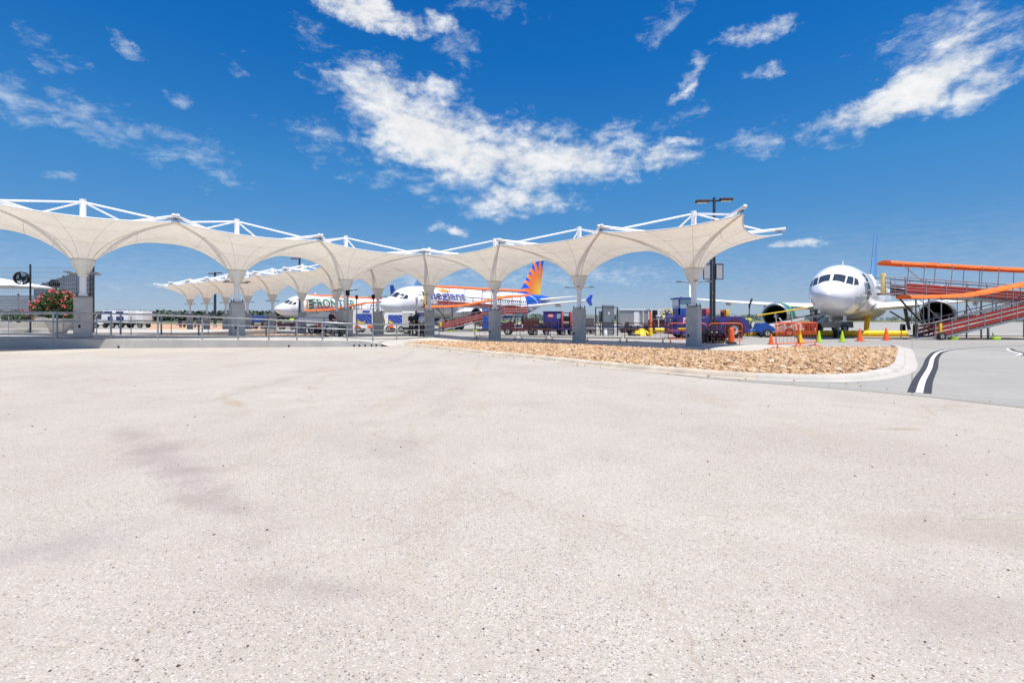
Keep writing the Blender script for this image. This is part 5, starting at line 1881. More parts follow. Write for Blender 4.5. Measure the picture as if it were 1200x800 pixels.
wheels(b, [(.15, -.45), (.15, .45), (.85, -.45), (.85, .45)], .24, .14, 'Y')
flat_cart('low navy baggage cart in front of the red shelf cart', at(653, 46.2), 0, 1.7, M['navy'])
flat_cart('brown cart with bags right of the tall grey cabinet', at(734, 46), 0, 2.4, M['brown'], 3)
yc = thing('tarpaulin_pile', 'yellow tarpaulin heaped on the ground behind the crowd barriers', 'tarpaulin', at(752, 45), 0)
MB().lathe([(.75, 0), (.68, .18), (.45, .42), (.18, .58), (1e-4, .62)], (0, 0, 0), 'Z', 14).build('heap', M['yellow'], yc)
MB().bbox((-.2, -.2, .06), (1.9, .9, .12), .03).build('pallet', M['cloth_navy'], yc)

# tall grey electrical cabinet inside a pipe frame
b = thing('utility_cabinet', 'tall blue grey electrical cabinet standing in a pipe frame', 'cabinet', at(706, 45), 0)
MB().bbox((.48, 0, 1.36), (.96, .8, 2.6), .02).build('body', M['grey_box'], b)
MB().box((.48, -.41, 1.36), (.86, .02, 2.44)).build('door', M['grey_box'], b)
MB().box((.48, -.426, 1.95), (.12, .01, .2)).build('warning_plate', M['white'], b)
MB().box((.80, -.43, 1.3), (.04, .04, .22)).build('handle', M['dark_steel'], b)
f = thing('pipe_frame', 'square dark pipe frame around the tall grey cabinet', 'frame', at(697.5, 44.2), 0)
for x in (.04, 1.92):
    MB().box((x, 0, 1.24), (.09, .09, 2.48)).build('post', M['dark_steel'], f)
MB().box((.98, 0, 2.44), (1.78, .07, .07)).build('top_bar', M['dark_steel'], f)
MB().tube((.1, 0, 1.3), (.66, 0, .1), .035).build('brace', M['dark_steel'], f)
b = thing('meter_box', 'small dark grey box on the post left of the tall cabinet', 'box', at(702, 45.4), 0)
MB().bbox((.12, 0, 1.65), (.24, .3, 1.0), .02).build('body', M['screen'], b)
MB().box((.12, .0, .57), (.08, .08, 1.14)).build('post', M['dark_steel'], b)
b = thing('generator', 'brown grey generator box partly hidden by the second pier', 'generator', at(684, 50), 0)
MB().bbox((.5, 0, 1.15), (1.0, 1.2, 1.5), .05).build('housing', M['mid_grey'], b)
for k in range(6):
    MB().box((.5, -.605, .8 + k * .14), (.8, .02, .05)).build('louvre', M['dark_steel'], b)
MB().bbox((.5, 0, .3), (1.1, 1.1, .12), .02).build('frame', M['dark_steel'], b)
wheels(b, [(.2, -.5), (.8, -.5), (.2, .5), (.8, .5)], .2, .14, 'Y')
MB().bbox((PX(709, 44.4), 44.4, .22), (.34, .34, .44), .05)
b = tag(MB().lathe([(.16, 0), (.17, .05), (.15, .5), (.12, .56), (1e-4, .57)], (0, 0, 0), 'Z', 16).build('bollard', M['white']), 'short white bollard at the foot of the tall grey cabinet', 'bollard')
b.location = at(709.5, 43.8)

# air conditioning units
b = thing('container', 'light grey ribbed container with white posts beyond the crowd barriers', 'container', at(724.5, 56), 0)
MB().box((2.0, .0, 1.45), (4.0, 2.0, 1.9)).build('body', M['light_grey'], b)
for k in range(30):
    if 10 < k < 16:
        continue
    MB().box((.08 + k * .132, -1.02, 1.42), (.06, .04, 1.7)).build('rib', M['mid_grey'], b)
MB().box((1.75, -1.02, 1.42), (.55, .04, 1.72)).build('door', M['white'], b)
for x in (2.45, 3.05, 3.85):
    MB().box((x, -1.06, 1.42), (.09, .06, 1.8)).build('post', M['white'], b)
MB().bbox((2.0, 0, 2.46), (4.15, 2.2, .12), .03).build('roof', M['white'], b)
MB().box((2.0, 0, .42), (3.9, 1.8, .16)).build('skid', M['dark_steel'], b)
wheels(b, [(.6, -.8), (3.3, -.8), (.6, .8), (3.3, .8)], .3, .2, 'Y')
b = thing('air_conditioning_cart', 'white framed cooling cart with a large round fan and dark ports', 'cooling cart', at(761, 52), 0)
for x in (.06, .75, 2.1):
    MB().box((x, -.6, 1.45), (.09, .09, 1.9)).build('post', M['white'], b)
MB().box((1.0, 0, 2.42), (2.2, 1.3, .09)).build('roof', M['white'], b)
MB().bbox((.42, 0, 1.9), (.5, 1.0, .85), .03).build('machine', M['dark_steel'], b)
MB().bbox((1.05, 0, 1.0), (2.1, 1.1, .8), .05).build('engine_cover', M['maroon'], b)
MB().bbox((.95, -.4, 1.62), (.9, .5, .4), .05).build('pump', M['white'], b)
MB().ring([(.46, -.1), (.54, -.1), (.54, .1), (.46, .1)], (1.6, -.62, 1.95), 'Y', 24).build('fan_shroud', M['yellow'], b)
fb = MB().lathe([(.12, -.06), (.12, .06)], (1.6, -.62, 1.95), 'Y', 12)
for k in range(6):
    a = k * math.pi / 3
    fb.box((1.6 + .28 * math.cos(a), -.62, 1.95 + .28 * math.sin(a)), (.36, .03, .13), 0, 0, 0, -a)
fb.build('fan_blades', M['brown'], b)
for x in (.3, .62, .95):
    MB().ring([(.10, -.05), (.14, -.05), (.14, .05), (.10, .05)], (x, -.66, 1.62), 'Y', 14).build('port', M['black'], b)
wheels(b, [(.4, -.5), (1.7, -.5), (.4, .5), (1.7, .5)], .28, .2, 'Y')

# white van with a bright banner and a box trailer beside it
b = thing('service_van', 'white van with a purple and blue banner and yellow swirl on its side', 'van', at(416, 57), 0)
MB().sideprism([(0, .45), (.0, 2.0), (.15, 2.5), (2.3, 2.5), (2.55, 2.2), (2.7, 1.5), (2.9, 1.3), (2.95, .45)], -.9, .9).build('body', M['white'], b, angle=30)
M['banner'] = bpy.data.materials.new('swirl_banner')
M['banner'].use_nodes = True
tt = NT(M['banner'].node_tree)
tcx = tt.node('ShaderNodeTexCoord').outputs['Object']
wv = tt.node('ShaderNodeTexWave', wave_type='RINGS', rings_direction='Y')
wv.inputs['Scale'].default_value = 1.1
wv.inputs['Distortion'].default_value = 3.0
tt.l.new(tcx, wv.inputs['Vector'])
cr_ = tt.node('ShaderNodeValToRGB')
e_ = cr_.color_ramp.elements
e_[0].color, e_[1].color = (.015, .02, .18, 1), (.05, .25, .6, 1)
for ps, cc in ((.35, (.03, .04, .36)), (.6, (.16, .05, .36)), (.8, (.04, .16, .5))):
    q = e_.new(ps)
    q.color = (*cc, 1)
tt.l.new(wv.outputs['Fac'], cr_.inputs[0])
tt.l.new(cr_.outputs[0], tt.n['Principled BSDF'].inputs['Base Color'])
MB().box((1.25, -.912, 1.5), (1.75, .02, 1.1)).build('banner', M['banner'], b)
MB().add([(.42, -.926, 1.0), (.42, -.926, 1.45), (.62, -.926, 1.36), (.85, -.926, 1.18), (1.15, -.926, 1.12), (1.4, -.926, 1.3), (1.3, -.926, 1.0)], [(0, 1, 2, 3, 4, 5, 6)]).build('banner_flame', M['yellow'], b, angle=0)
MB().box((1.5, -.912, 2.28), (.8, .02, .2)).build('roof_sign', M['letter_blue'], b)
MB().box((2.5, -.88, 1.9), (.3, .06, .4)).build('window', M['glass'], b)
for x in (.5, 1.9):
    MB().box((x, -.93, .62), (.5, .04, .28)).build('reflector', M['cone_orange'], b)
wheels(b, [(.6, -.82), (2.3, -.82), (.6, .82), (2.3, .82)], .36, .22, 'Y')
b = thing('service_van', 'white van with a blue and yellow banner partly hidden behind the three people', 'van', at(452.5, 58), 0)
MB().sideprism([(0, .45), (.0, 1.9), (.15, 2.2), (2.2, 2.2), (2.3, 1.4), (2.3, .45)], -.9, .9).build('body', M['white'], b, angle=30)
MB().box((1.3, -.912, 1.45), (1.7, .02, .95)).build('banner', M['banner'], b)
MB().add([(.55, -.926, .98), (.5, -.926, 1.4), (.8, -.926, 1.2), (1.1, -.926, 1.0)], [(0, 1, 2, 3)]).build('banner_flame', M['yellow'], b, angle=0)
MB().box((.8, -.93, .62), (.5, .04, .28)).build('reflector', M['cone_orange'], b)
wheels(b, [(.5, -.82), (1.9, -.82), (.5, .82), (1.9, .82)], .36, .22, 'Y')
b = thing('box_trailer', 'white louvred box trailer with blue end panels left of the corner pier', 'trailer', at(473, 52), 0)
MB().bbox((.65, 0, 1.45), (1.3, 1.5, 1.55), .03).build('body', M['white'], b)
for k in range(7):
    MB().box((.65, -.757, .9 + k * .19), (1.2, .02, .10)).build('louvre', M['light_grey'], b)
for k in range(4):
    MB().box((1.42 + k * .2, -.1, 1.4), (.17, 1.3, 1.35)).build('end_panel', M['blue'] if k % 2 == 0 else M['navy'], b)
MB().box((1.15, 0, .58), (2.4, 1.3, .12)).build('chassis', M['dark_steel'], b)
MB().box((1.7, 0, 2.2), (1.2, 1.4, .06)).build('roof_bar', M['white'], b)
wheels(b, [(.4, -.65), (1.7, -.65), (.4, .65), (1.7, .65)], .28, .18, 'Y')

# white wedge nosed tow tractor by the person with the stroller
b = thing('tow_tractor', 'white wedge shaped tow tractor behind the person with the stroller', 'tow tractor', at(352.5, 50), 0)
MB().sideprism([(0, 1.25), (.1, 1.55), (2.4, 2.05), (3.4, 2.1), (3.5, 1.9), (3.5, .7), (2.4, .55), (2.1, .9), (1.0, .95), (.8, 1.15)], -.8, .8).build('body', M['white'], b, angle=30)
MB().box((2.15, -.81, .95), (.5, .03, .55)).build('side_panel', M['cone_orange'], b)
MB().box((1.95, -.83, .95), (.06, .02, .55)).build('stripe', M['white'], b)
MB().box((2.3, -.83, .95), (.06, .02, .55)).build('stripe', M['white'], b)
MB().bbox((1.8, 0, .62), (3.3, 1.2, .3), .04).build('chassis', M['dark_steel'], b)
wheels(b, [(1.4, -.7), (1.4, .7), (3.0, -.7), (3.0, .7)], .42, .28, 'Y')

# blue covered cart and loaded carts in the distance
b = thing('covered_cart', 'blue covered baggage cart beside a far pier', 'baggage cart', at(295, 78), 0, 'baggage carts')
MB().bbox((1.15, 0, 1.55), (1.7, 1.4, 1.0), .06).build('cover', M['blue'], b)
MB().bbox((1.15, 0, .62), (2.6, 1.4, .16), .03).build('deck', M['maroon'], b)
for x in (.02, 2.28):
    MB().box((x, 0, 1.1), (.07, 1.3, .9)).build('end_rail', M['dark_steel'], b)
wheels(b, [(.4, -.6), (1.9, -.6), (.4, .6), (1.9, .6)], .32, .2, 'Y')
flat_cart('far baggage cart piled with dark cases below the green lettered airliner nose', at(327, 74), 0, 2.6, M['maroon'], 4)
flat_cart('far baggage cart piled with cases right of the blue covered cart', at(308, 77), 0, 1.4, M['brown'], 2)
flat_cart('far baggage cart loaded with bags beside the hi vis worker', at(345, 76), 0, 1.2, M['maroon'], 2)
flat_cart('dark baggage cart far off left between two small far piers', at(211, 96), 0, 3.6, M['maroon'], 4)
for px, Z, lb in ((266, 84, 'orange red barrier panel at the foot of a far pier'),):
    q = tag(MB().bbox((0, 0, .5), (.9, .08, .8), .02).box((-.3, 0, .06), (.1, .4, .1)).box((.3, 0, .06), (.1, .4, .1)).build('barrier_panel', M['cone_orange']), lb, 'barrier')
    q.location = at(px, Z)

# white box trucks on the far left
b = thing('box_truck', 'white box truck with blue panels and a dark cab far behind the left railing', 'truck', at(110, 88), 0)
MB().bbox((4.6, 0, 1.9), (4.2, 2.4, 2.1), .04).build('cargo_box', M['white'], b)
for x, z, w, h in ((3.35, 2.62, 1.5, .42), (5.35, 2.62, 1.3, .42), (3.75, 1.6, .85, .72), (5.4, 1.6, 1.25, .72)):
    MB().box((x, -1.212, z), (w, .02, h)).build('blue_panel', M['navy'], b)
MB().sideprism([(.2, .6), (.1, 1.3), (.9, 1.5), (1.5, 2.5), (2.4, 2.6), (2.4, .6)], -1.1, 1.1).build('cab', M['white'], b, angle=30)
MB().sideprism([(1.0, 1.5), (1.5, 2.3), (2.2, 2.35), (2.2, 1.5)], -1.12, 1.12).build('cab_window', M['glass'], b, angle=0)
MB().box((3.4, 0, .7), (6.4, 1.6, .3)).build('chassis', M['dark_steel'], b)
wheels(b, [(1.2, -1.0), (1.2, 1.0), (4.0, -1.0), (5.4, -1.0), (4.0, 1.0), (5.4, 1.0)], .48, .3, 'Y')
b = thing('box_trailer', 'plain white box trailer right of the truck with blue panels', 'trailer', at(155, 90), 0)
MB().bbox((1.35, 0, 1.95), (2.7, 2.4, 1.95), .04).build('cargo_box', M['white'], b)
for z in (1.4, 1.9, 2.4):
    MB().box((1.35, -1.21, z), (2.6, .02, .04)).build('side_rib', M['light_grey'], b)
MB().box((1.35, 0, .8), (2.7, 1.6, .2)).build('chassis', M['dark_steel'], b)
wheels(b, [(.6, -1.0), (2.1, -1.0), (.6, 1.0), (2.1, 1.0)], .42, .3, 'Y')

# belt loader with yellow rail, and the blue tow cart
b = thing('belt_loader', 'white belt loader with a long yellow handrail in front of the green engine', 'belt loader', at(884, 43), R(-2))
MB().add([(x, y, z + t_) for x, z in ((0, .78), (5.6, 1.95)) for y in (-.45, .45) for t_ in (-.2, 0)],
         [(0, 1, 3, 2), (4, 6, 7, 5), (0, 4, 5, 1), (2, 3, 7, 6), (1, 5, 7, 3), (0, 2, 6, 4)]).build('conveyor', M['white'], b, angle=0)
MB().add([(x, y, z + t_) for x, z in ((.1, .80), (5.5, 1.93)) for y in (-.36, .36) for t_ in (0, .03)],
         [(0, 1, 3, 2), (4, 6, 7, 5), (0, 4, 5, 1), (2, 3, 7, 6), (1, 5, 7, 3), (0, 2, 6, 4)]).build('belt', M['black'], b, angle=0)
MB().tube((.0, -.5, 1.72), (5.8, -.5, 2.62), .055, .055, 8).build('handrail', M['yellow'], b)
for x in (1.6, 2.9, 4.6):
    zb = lerp(.72, 1.95, x / 5.6)
    MB().tube((x, -.5, zb), (x - .12, -.5, lerp(1.72, 2.62, x / 5.8)), .04, .04, 6).build('rail_post', M['light_grey'], b)
MB().bbox((1.6, 0, .58), (2.9, 1.5, .5), .06).build('chassis', M['light_grey'], b)
MB().bbox((.55, -.1, .95), (.7, 1.0, .35), .06).build('engine_cover', M['navy'], b)
MB().path([(-.05, .5, .6), (-.22, .5, 1.6), (-.20, .5, 2.6), (.02, .5, 3.15)], .085, 8).build('hose_mast', M['dark_steel'], b)
MB().tube((2.4, -.3, .85), (1.7, -.8, 1.5), .05).build('strut', M['white'], b)
wheels(b, [(.7, -.7), (2.5, -.7), (.7, .7), (2.5, .7)], .36, .22, 'Y')
b = thing('tow_cart', 'bright blue tow cart with a long draw bar behind the orange cone', 'tow cart', at(862, 40.5), 0)
MB().sideprism([(1.55, .55), (1.75, 1.1), (2.2, 1.12), (2.75, .8), (2.95, .55), (2.6, .38), (1.8, .38)], -.5, .5).build('body', M['blue'], b, angle=30)
MB().tube((0, 0, .30), (1.7, 0, .55), .09, .10, 8).build('draw_bar', M['blue'], b)
wheels(b, [(2.25, -.5), (2.25, .5)], .33, .2, 'Y')

# grey pickup below the fuselage
b = thing('pickup_truck', 'grey pickup truck parked beyond the nose wheel of the airliner', 'pickup truck', at(946, 58), 0)
MB().sideprism([(0, .5), (.05, 1.05), (1.2, 1.15), (1.75, 1.75), (2.9, 1.8), (3.2, 1.2), (4.6, 1.2), (4.65, .5)], -.9, .9).build('body', M['tyre_grey'], b, angle=25)
MB().sideprism([(1.4, 1.18), (1.82, 1.66), (2.8, 1.7), (3.0, 1.2)], -.91, .91).build('window', M['glass'], b, angle=0)
wheels(b, [(.9, -.82), (3.7, -.82), (.9, .82), (3.7, .82)], .40, .26, 'Y')

# ------------------------------------------------------------------ left edge: fence, screen, planter, fans, seat wall
f = thing('wire_fence', 'tall dark wire fence with thin posts at the left edge', 'fence', (0, 0, 0))
FP = [(PX(-40, 33), 33), (PX(35.5, 33.0), 33.0), (PX(106, 33.4), 33.4)]
for x, y in FP:
    MB().bbox((x, y, .45 + 2.25), (.075, .075, 4.5), .012).build('post', M['dark_steel'], f)
for k in range(14):
    z = .7 + k * .31
    for (xa, ya), (xb, yb) in zip(FP[:-1], FP[1:]):
        MB().tube((xa, ya, z), (xb, yb, z), .010, .010, 4).build('wire', M['galv'], f)
ww = MB()
for i in range(60):
    t = i / 59
    x, y = lerp(FP[0][0], FP[2][0], t), lerp(FP[0][1], FP[2][1], t)
    ww.tube((x, y - .015, .6), (x, y - .015, 4.8), .005, .005, 3)
ww.build('mesh_wire', M['galv'], f, angle=0, kind='stuff')
s_ = thing('slat_screen', 'charcoal screen of wide horizontal slats receding behind the flower bush', 'screen', (0, 0, 0))
pa, pb = Vector((PX(107.5, 35), 35)), Vector((PX(40, 56), 56))
dd = (pb - pa)
for k in range(13):
    z = .75 + k * .34
    MB().box(((pa.x + pb.x) / 2, (pa.y + pb.y) / 2, z), (dd.length, .05, .30), math.atan2(dd.y, dd.x)).build('slat', M['screen'], s_)
for k in range(6):
    p = pa.lerp(pb, k / 5)
    MB().box((p.x + .06, p.y + .06, 2.6), (.12, .12, 4.75), math.atan2(dd.y, dd.x)).build('post', M['dark_steel'], s_)
    MB().lathe([(.07, 0), (.07, .1), (.02, .16)], (p.x + .06, p.y + .06, 5.0), 'Z', 8).build('post_cap', M['dark_steel'], s_)


s2_ = thing('slat_screen', 'lower grey slat screen behind the pavilion roof at the far left edge', 'screen', (0, 0, 0))
for k in range(10):
    MB().box((-61.5, 55.5, .9 + k * .33), (24, .05, .29)).build('slat', M['screen2'], s2_)
for k in range(7):
    MB().box((-73.4 + k * 3.96, 55.6, 2.2), (.12, .12, 4.0)).build('post', M['dark_steel'], s2_)


def wall_fan(label, px, py, Z, r, pole):
    fn = thing('misting_fan', label, 'fan', (PX(px, Z), Z - .35, PZ(py, Z)), R(12), 'round black fans')
    MB().ring([(r * .92, -.12), (r, -.12), (r, .12), (r * .92, .12)], (0, 0, 0), 'Y', 26).build('guard_ring', M['black'], fn)
    g = MB()
    for q in (-.12, .12):
        for rr in (.3, .55, .78):
            g.ring([(r * rr - .008, q - .008), (r * rr + .008, q - .008), (r * rr + .008, q + .008), (r * rr - .008, q + .008)], (0, 0, 0), 'Y', 18)
        for k in range(12):
            a = k * math.pi / 6
            g.tube((.1 * r * math.cos(a), q, .1 * r * math.sin(a)), (r * .95 * math.cos(a), q, r * .95 * math.sin(a)), .008, .008, 4)
    g.build('guard_grille', M['black'], fn, angle=60)
    for k in range(4):
        a = k * math.pi / 2 + .4
        MB().box((.42 * r * math.cos(a), 0, .42 * r * math.sin(a)), (.72 * r, .02, .30 * r), 0, 0, .4, -a).build('blade', M['dark_steel'], fn)
    MB().lathe([(.09, -.1), (.11, .0), (.11, .22), (.06, .26)], (0, 0, 0), 'Y', 12).build('motor', M['black'], fn)
    if pole:
        MB().tube((.12, .2, 0), (.3, .35, -.1), .03, .03, 6).build('bracket', M['black'], fn)
    else:
        MB().tube((0, .2, 0), (0, .2, -PZ(py, Z) + .5), .04, .04, 6).build('stand', M['black'], fn)


wall_fan('large round black fan mounted on the fence post at the left edge', 31.5, 326.5, 33, .41, True)
wall_fan('smaller round black fan above the flower bush', 69, 333, 36.5, .30, False)
# seat walls
b = thing('seat_wall', 'pale concrete seat wall behind the railing at the left edge', 'wall', (0, 0, 0))
MB().bbox((PX(-30, 36) + 2.4, 36.2, 1.0), (PX(53, 36) - PX(-60, 36), .6, 1.05), .03).build('wall_body', M['kerb'], b)
MB().bbox((PX(-30, 36) + 2.4, 35.6, .62), (PX(53, 36) - PX(-60, 36) + .2, .6, .28), .03).build('step', M['wall_concrete'], b)
# patio umbrella
b = thing('patio_umbrella', 'white canvas pavilion roof on a pale post at the far left edge', 'umbrella', (PX(-3, 42), 42, .5))
zt = PZ(329, 42) - .5
ze = PZ(336, 42) - .5
MB().add([(0, 0, zt + .25), (-3, -2.2, ze), (3.1, -2.2, ze), (3.1, 2.2, ze), (-3, 2.2, ze), (0, 0, zt + .2), (-3, -2.2, ze - .05), (3.1, -2.2, ze - .05), (3.1, 2.2, ze - .05), (-3, 2.2, ze - .05)],
         [(0, 1, 2), (0, 2, 3), (0, 3, 4), (0, 4, 1), (5, 7, 6), (5, 8, 7), (5, 9, 8), (5, 6, 9), (1, 6, 7, 2), (2, 7, 8, 3), (3, 8, 9, 4), (4, 9, 6, 1)]).build('canopy', M['umbrella'], b, angle=0)
MB().tube((0, 0, 0), (0, 0, zt + .22), .12, .12, 10).build('post', M['white_steel'], b)
MB().tube((.55, -1.5, 0), (.55, -1.5, ze + .05), .08, .08, 10).build('post', M['white_steel'], b)
# planter and flowering shrubs
PLX, PLY = PX(69, 32.5), 32.5
b = thing('planter', 'round tapered concrete planter holding the red flower bush', 'planter', (PLX, PLY, .5))
MB().lathe([(.34, 0), (.36, .06), (.40, .06), (.74, .84), (.80, .86), (.80, .96), (.70, .96), (.66, .84), (1e-4, .82)], (0, 0, 0), 'Z', 28).build('pot', M['terracotta'], b)
MB().lathe([(.65, .83), (.5, .88), (1e-4, .9)], (0, 0, 0), 'Z', 20).build('soil', M['bed_soil'], b)


def leaf_cloud(rnd, mb, centres, n, size, flat=.5):
    for i in range(n):
        c, r = rnd.choice(centres)
        while True:
            p = Vector((rnd.uniform(-1, 1), rnd.uniform(-1, 1), rnd.uniform(-1, 1)))
            if .35 < p.length < 1:
                break
        p = Vector(c) + Vector((p.x * r[0], p.y * r[1], p.z * r[2]))
        a = Vector((rnd.gauss(0, 1), rnd.gauss(0, 1), rnd.gauss(0, flat))).normalized()
        b_ = a.orthogonal().normalized()
        b_ = (Matrix.Rotation(rnd.uniform(0, 6.3), 3, a) @ b_)
        s = size * rnd.uniform(.6, 1.4)
        mb.add([p - a * s, p + b_ * s * .45 - a * .1 * s, p + a * s, p - b_ * s * .45 + a * .1 * s], [(0, 1, 2, 3)])


def flower_bush(label, loc, centres, nleaf, nflow, seed, size=.085):
    rnd = random.Random(seed)
    b = thing('flowering_shrub', label, 'shrub', loc, 0, 'flowering shrubs at the left edge')
    st = MB()
    for i in range(9):
        c, r = rnd.choice(centres)
        st.path([(rnd.uniform(-.1, .1), rnd.uniform(-.1, .1), -.1), (c[0] * .4, c[1] * .4, c[2] * .5), (c[0] + rnd.uniform(-.2, .2), c[1], c[2] + r[2] * .5)], [.03, .02, .01], 5)
    st.build('stem', M['bark'], b)
    for m in ('leaf', 'leaf_light'):
        mb = MB()
        leaf_cloud(rnd, mb, centres, nleaf if m == 'leaf' else nleaf // 3, size)
        mb.build('foliage', M[m], b, angle=0)
    for m in ('flower', 'flower_pink'):
        mb = MB()
        for i in range(nflow):
            c, r = rnd.choice(centres)
            a, e = rnd.uniform(0, 6.28), rnd.uniform(-.35, 1.3)
            p = Vector((c[0] + r[0] * math.cos(a) * math.cos(e) * 1.02, c[1] + r[1] * math.sin(a) * math.cos(e) * 1.02, c[2] + r[2] * math.sin(e) * 1.02))
            for k in range(9):
                q = p + Vector((rnd.gauss(0, .06), rnd.gauss(0, .06), rnd.gauss(0, .05)))
                a1 = Vector((rnd.gauss(0, 1), rnd.gauss(0, 1), rnd.gauss(0, 1))).normalized() * .046
                b1 = a1.orthogonal().normalized() * .046
                mb.add([q - a1, q + b1, q + a1, q - b1], [(0, 1, 2, 3)])
        mb.build('blossom', M[m], b, angle=0)
    return b


flower_bush('leafy bush covered in red and pink flowers growing in the round planter', (PLX, PLY, 1.4),
            [((-.1, 0, 1.15), (.9, .8, .75)), ((-.85, 0, .7), (.6, .6, .5)), ((.75, 0, .75), (.7, .6, .55)), ((.1, 0, .4), (1.0, .8, .45)), ((.35, -.1, 1.25), (.6, .5, .5)), ((-1.35, .1, .75), (.5, .45, .42)), ((1.05, 0, .95), (.45, .4, .45))], 7600, 58, 4)
flower_bush('low yellow green bush with few flowers left of the fence post base', (PX(22, 34.5), 34.5, 1.3),
            [((0, 0, .35), (.75, .5, .4)), ((-.6, 0, .25), (.5, .4, .3)), ((.55, 0, .3), (.4, .4, .35))], 1300, 5, 9)

# ------------------------------------------------------------------ far distance
def tree_band(name, x0, x1, y, h0, h1, n, seed, dens=26):
    rnd = random.Random(seed)
    mb = MB()
    for i in range(n):
        x = rnd.uniform(x0, x1)
        yy = y + rnd.uniform(-14, 14)
        h = rnd.uniform(h0, h1)
        w = h * rnd.uniform(.5, .9)
        for k in range(dens):
            p = Vector((x + rnd.gauss(0, .42) * w, yy + rnd.gauss(0, .4) * w, h * (.12 + .86 * rnd.random() ** .8)))
            a = Vector((rnd.gauss(0, 1), rnd.gauss(0, 1), rnd.gauss(0, .7))).normalized() * h * .16
            b_ = a.orthogonal().normalized() * h * .12
            mb.add([p - a, p + b_, p + a, p - b_], [(0, 1, 2, 3)])
    o = mb.build(name, M['tree_far'], angle=0, kind='stuff')
    return o


tree_band('treeline', -470, -150, 480, 7, 10.5, 330, 21)
tree_band('treeline', -150, 330, 520, 4, 7.5, 300, 22)
tree_band('treeline', 330, 620, 560, 2.5, 6, 220, 23)
structure(MB().add([(-600, 330, -.03), (-95, 330, -.03), (-95, 120, -.03), (-600, 120, -.03)], [(0, 1, 2, 3)]).build('field', M['grass'], angle=0))
for i, (x, y, w, d, h, m, lb) in enumerate(((500, 540, 60, 25, 6.5, 'far_teal', 'long low teal hangar on the far right horizon'), (455, 560, 32, 20, 4.5, 'far_wall', 'low white building left of the teal hangar on the horizon'),
                                            (330, 540, 18, 12, 3.4, 'far_wall', 'tiny pale hut on the horizon below the airliner belly'))):
    b = thing('far_building', lb, 'building', (x, y, 0), 0, 'buildings on the horizon')
    MB().box((0, 0, h / 2), (w, d, h)).build('wall', M[m], b)
    MB().sideprism([(-w / 2 - .5, h), (0, h + 1.2), (w / 2 + .5, h)], -d / 2 - .5, d / 2 + .5).build('roof', M['light_grey'], b, angle=0)
    for k in range(5):
        MB().box((lerp(-w * .4, w * .4, k / 4), -d / 2 - .05, h * .4), (w * .1, .1, h * .6)).build('door', M['mid_grey'], b)


# ------------------------------------------------------------------ people
def skin_mesh(verts, edges, radii, sub=2):
    me = bpy.data.meshes.new('body')
    me.from_pydata([tuple(v) for v in verts], edges, [])
    ob = bpy.data.objects.new('body', me)
    COL.objects.link(ob)
    md = ob.modifiers.new('skin', 'SKIN')
    md.use_smooth_shade = True
    sv = me.skin_vertices[0].data
    for i, r in enumerate(radii):
        rr = r if isinstance(r, tuple) else (r, r)
        sv[i].radius = rr
    sv[0].use_root = True
    ss = ob.modifiers.new('sub', 'SUBSURF')
    ss.levels = ss.render_levels = sub
    dg = bpy.context.evaluated_depsgraph_get()
    dg.update()
    out = bpy.data.meshes.new_from_object(ob.evaluated_get(dg))
    bpy.data.objects.remove(ob)
    bpy.data.meshes.remove(me)
    return out


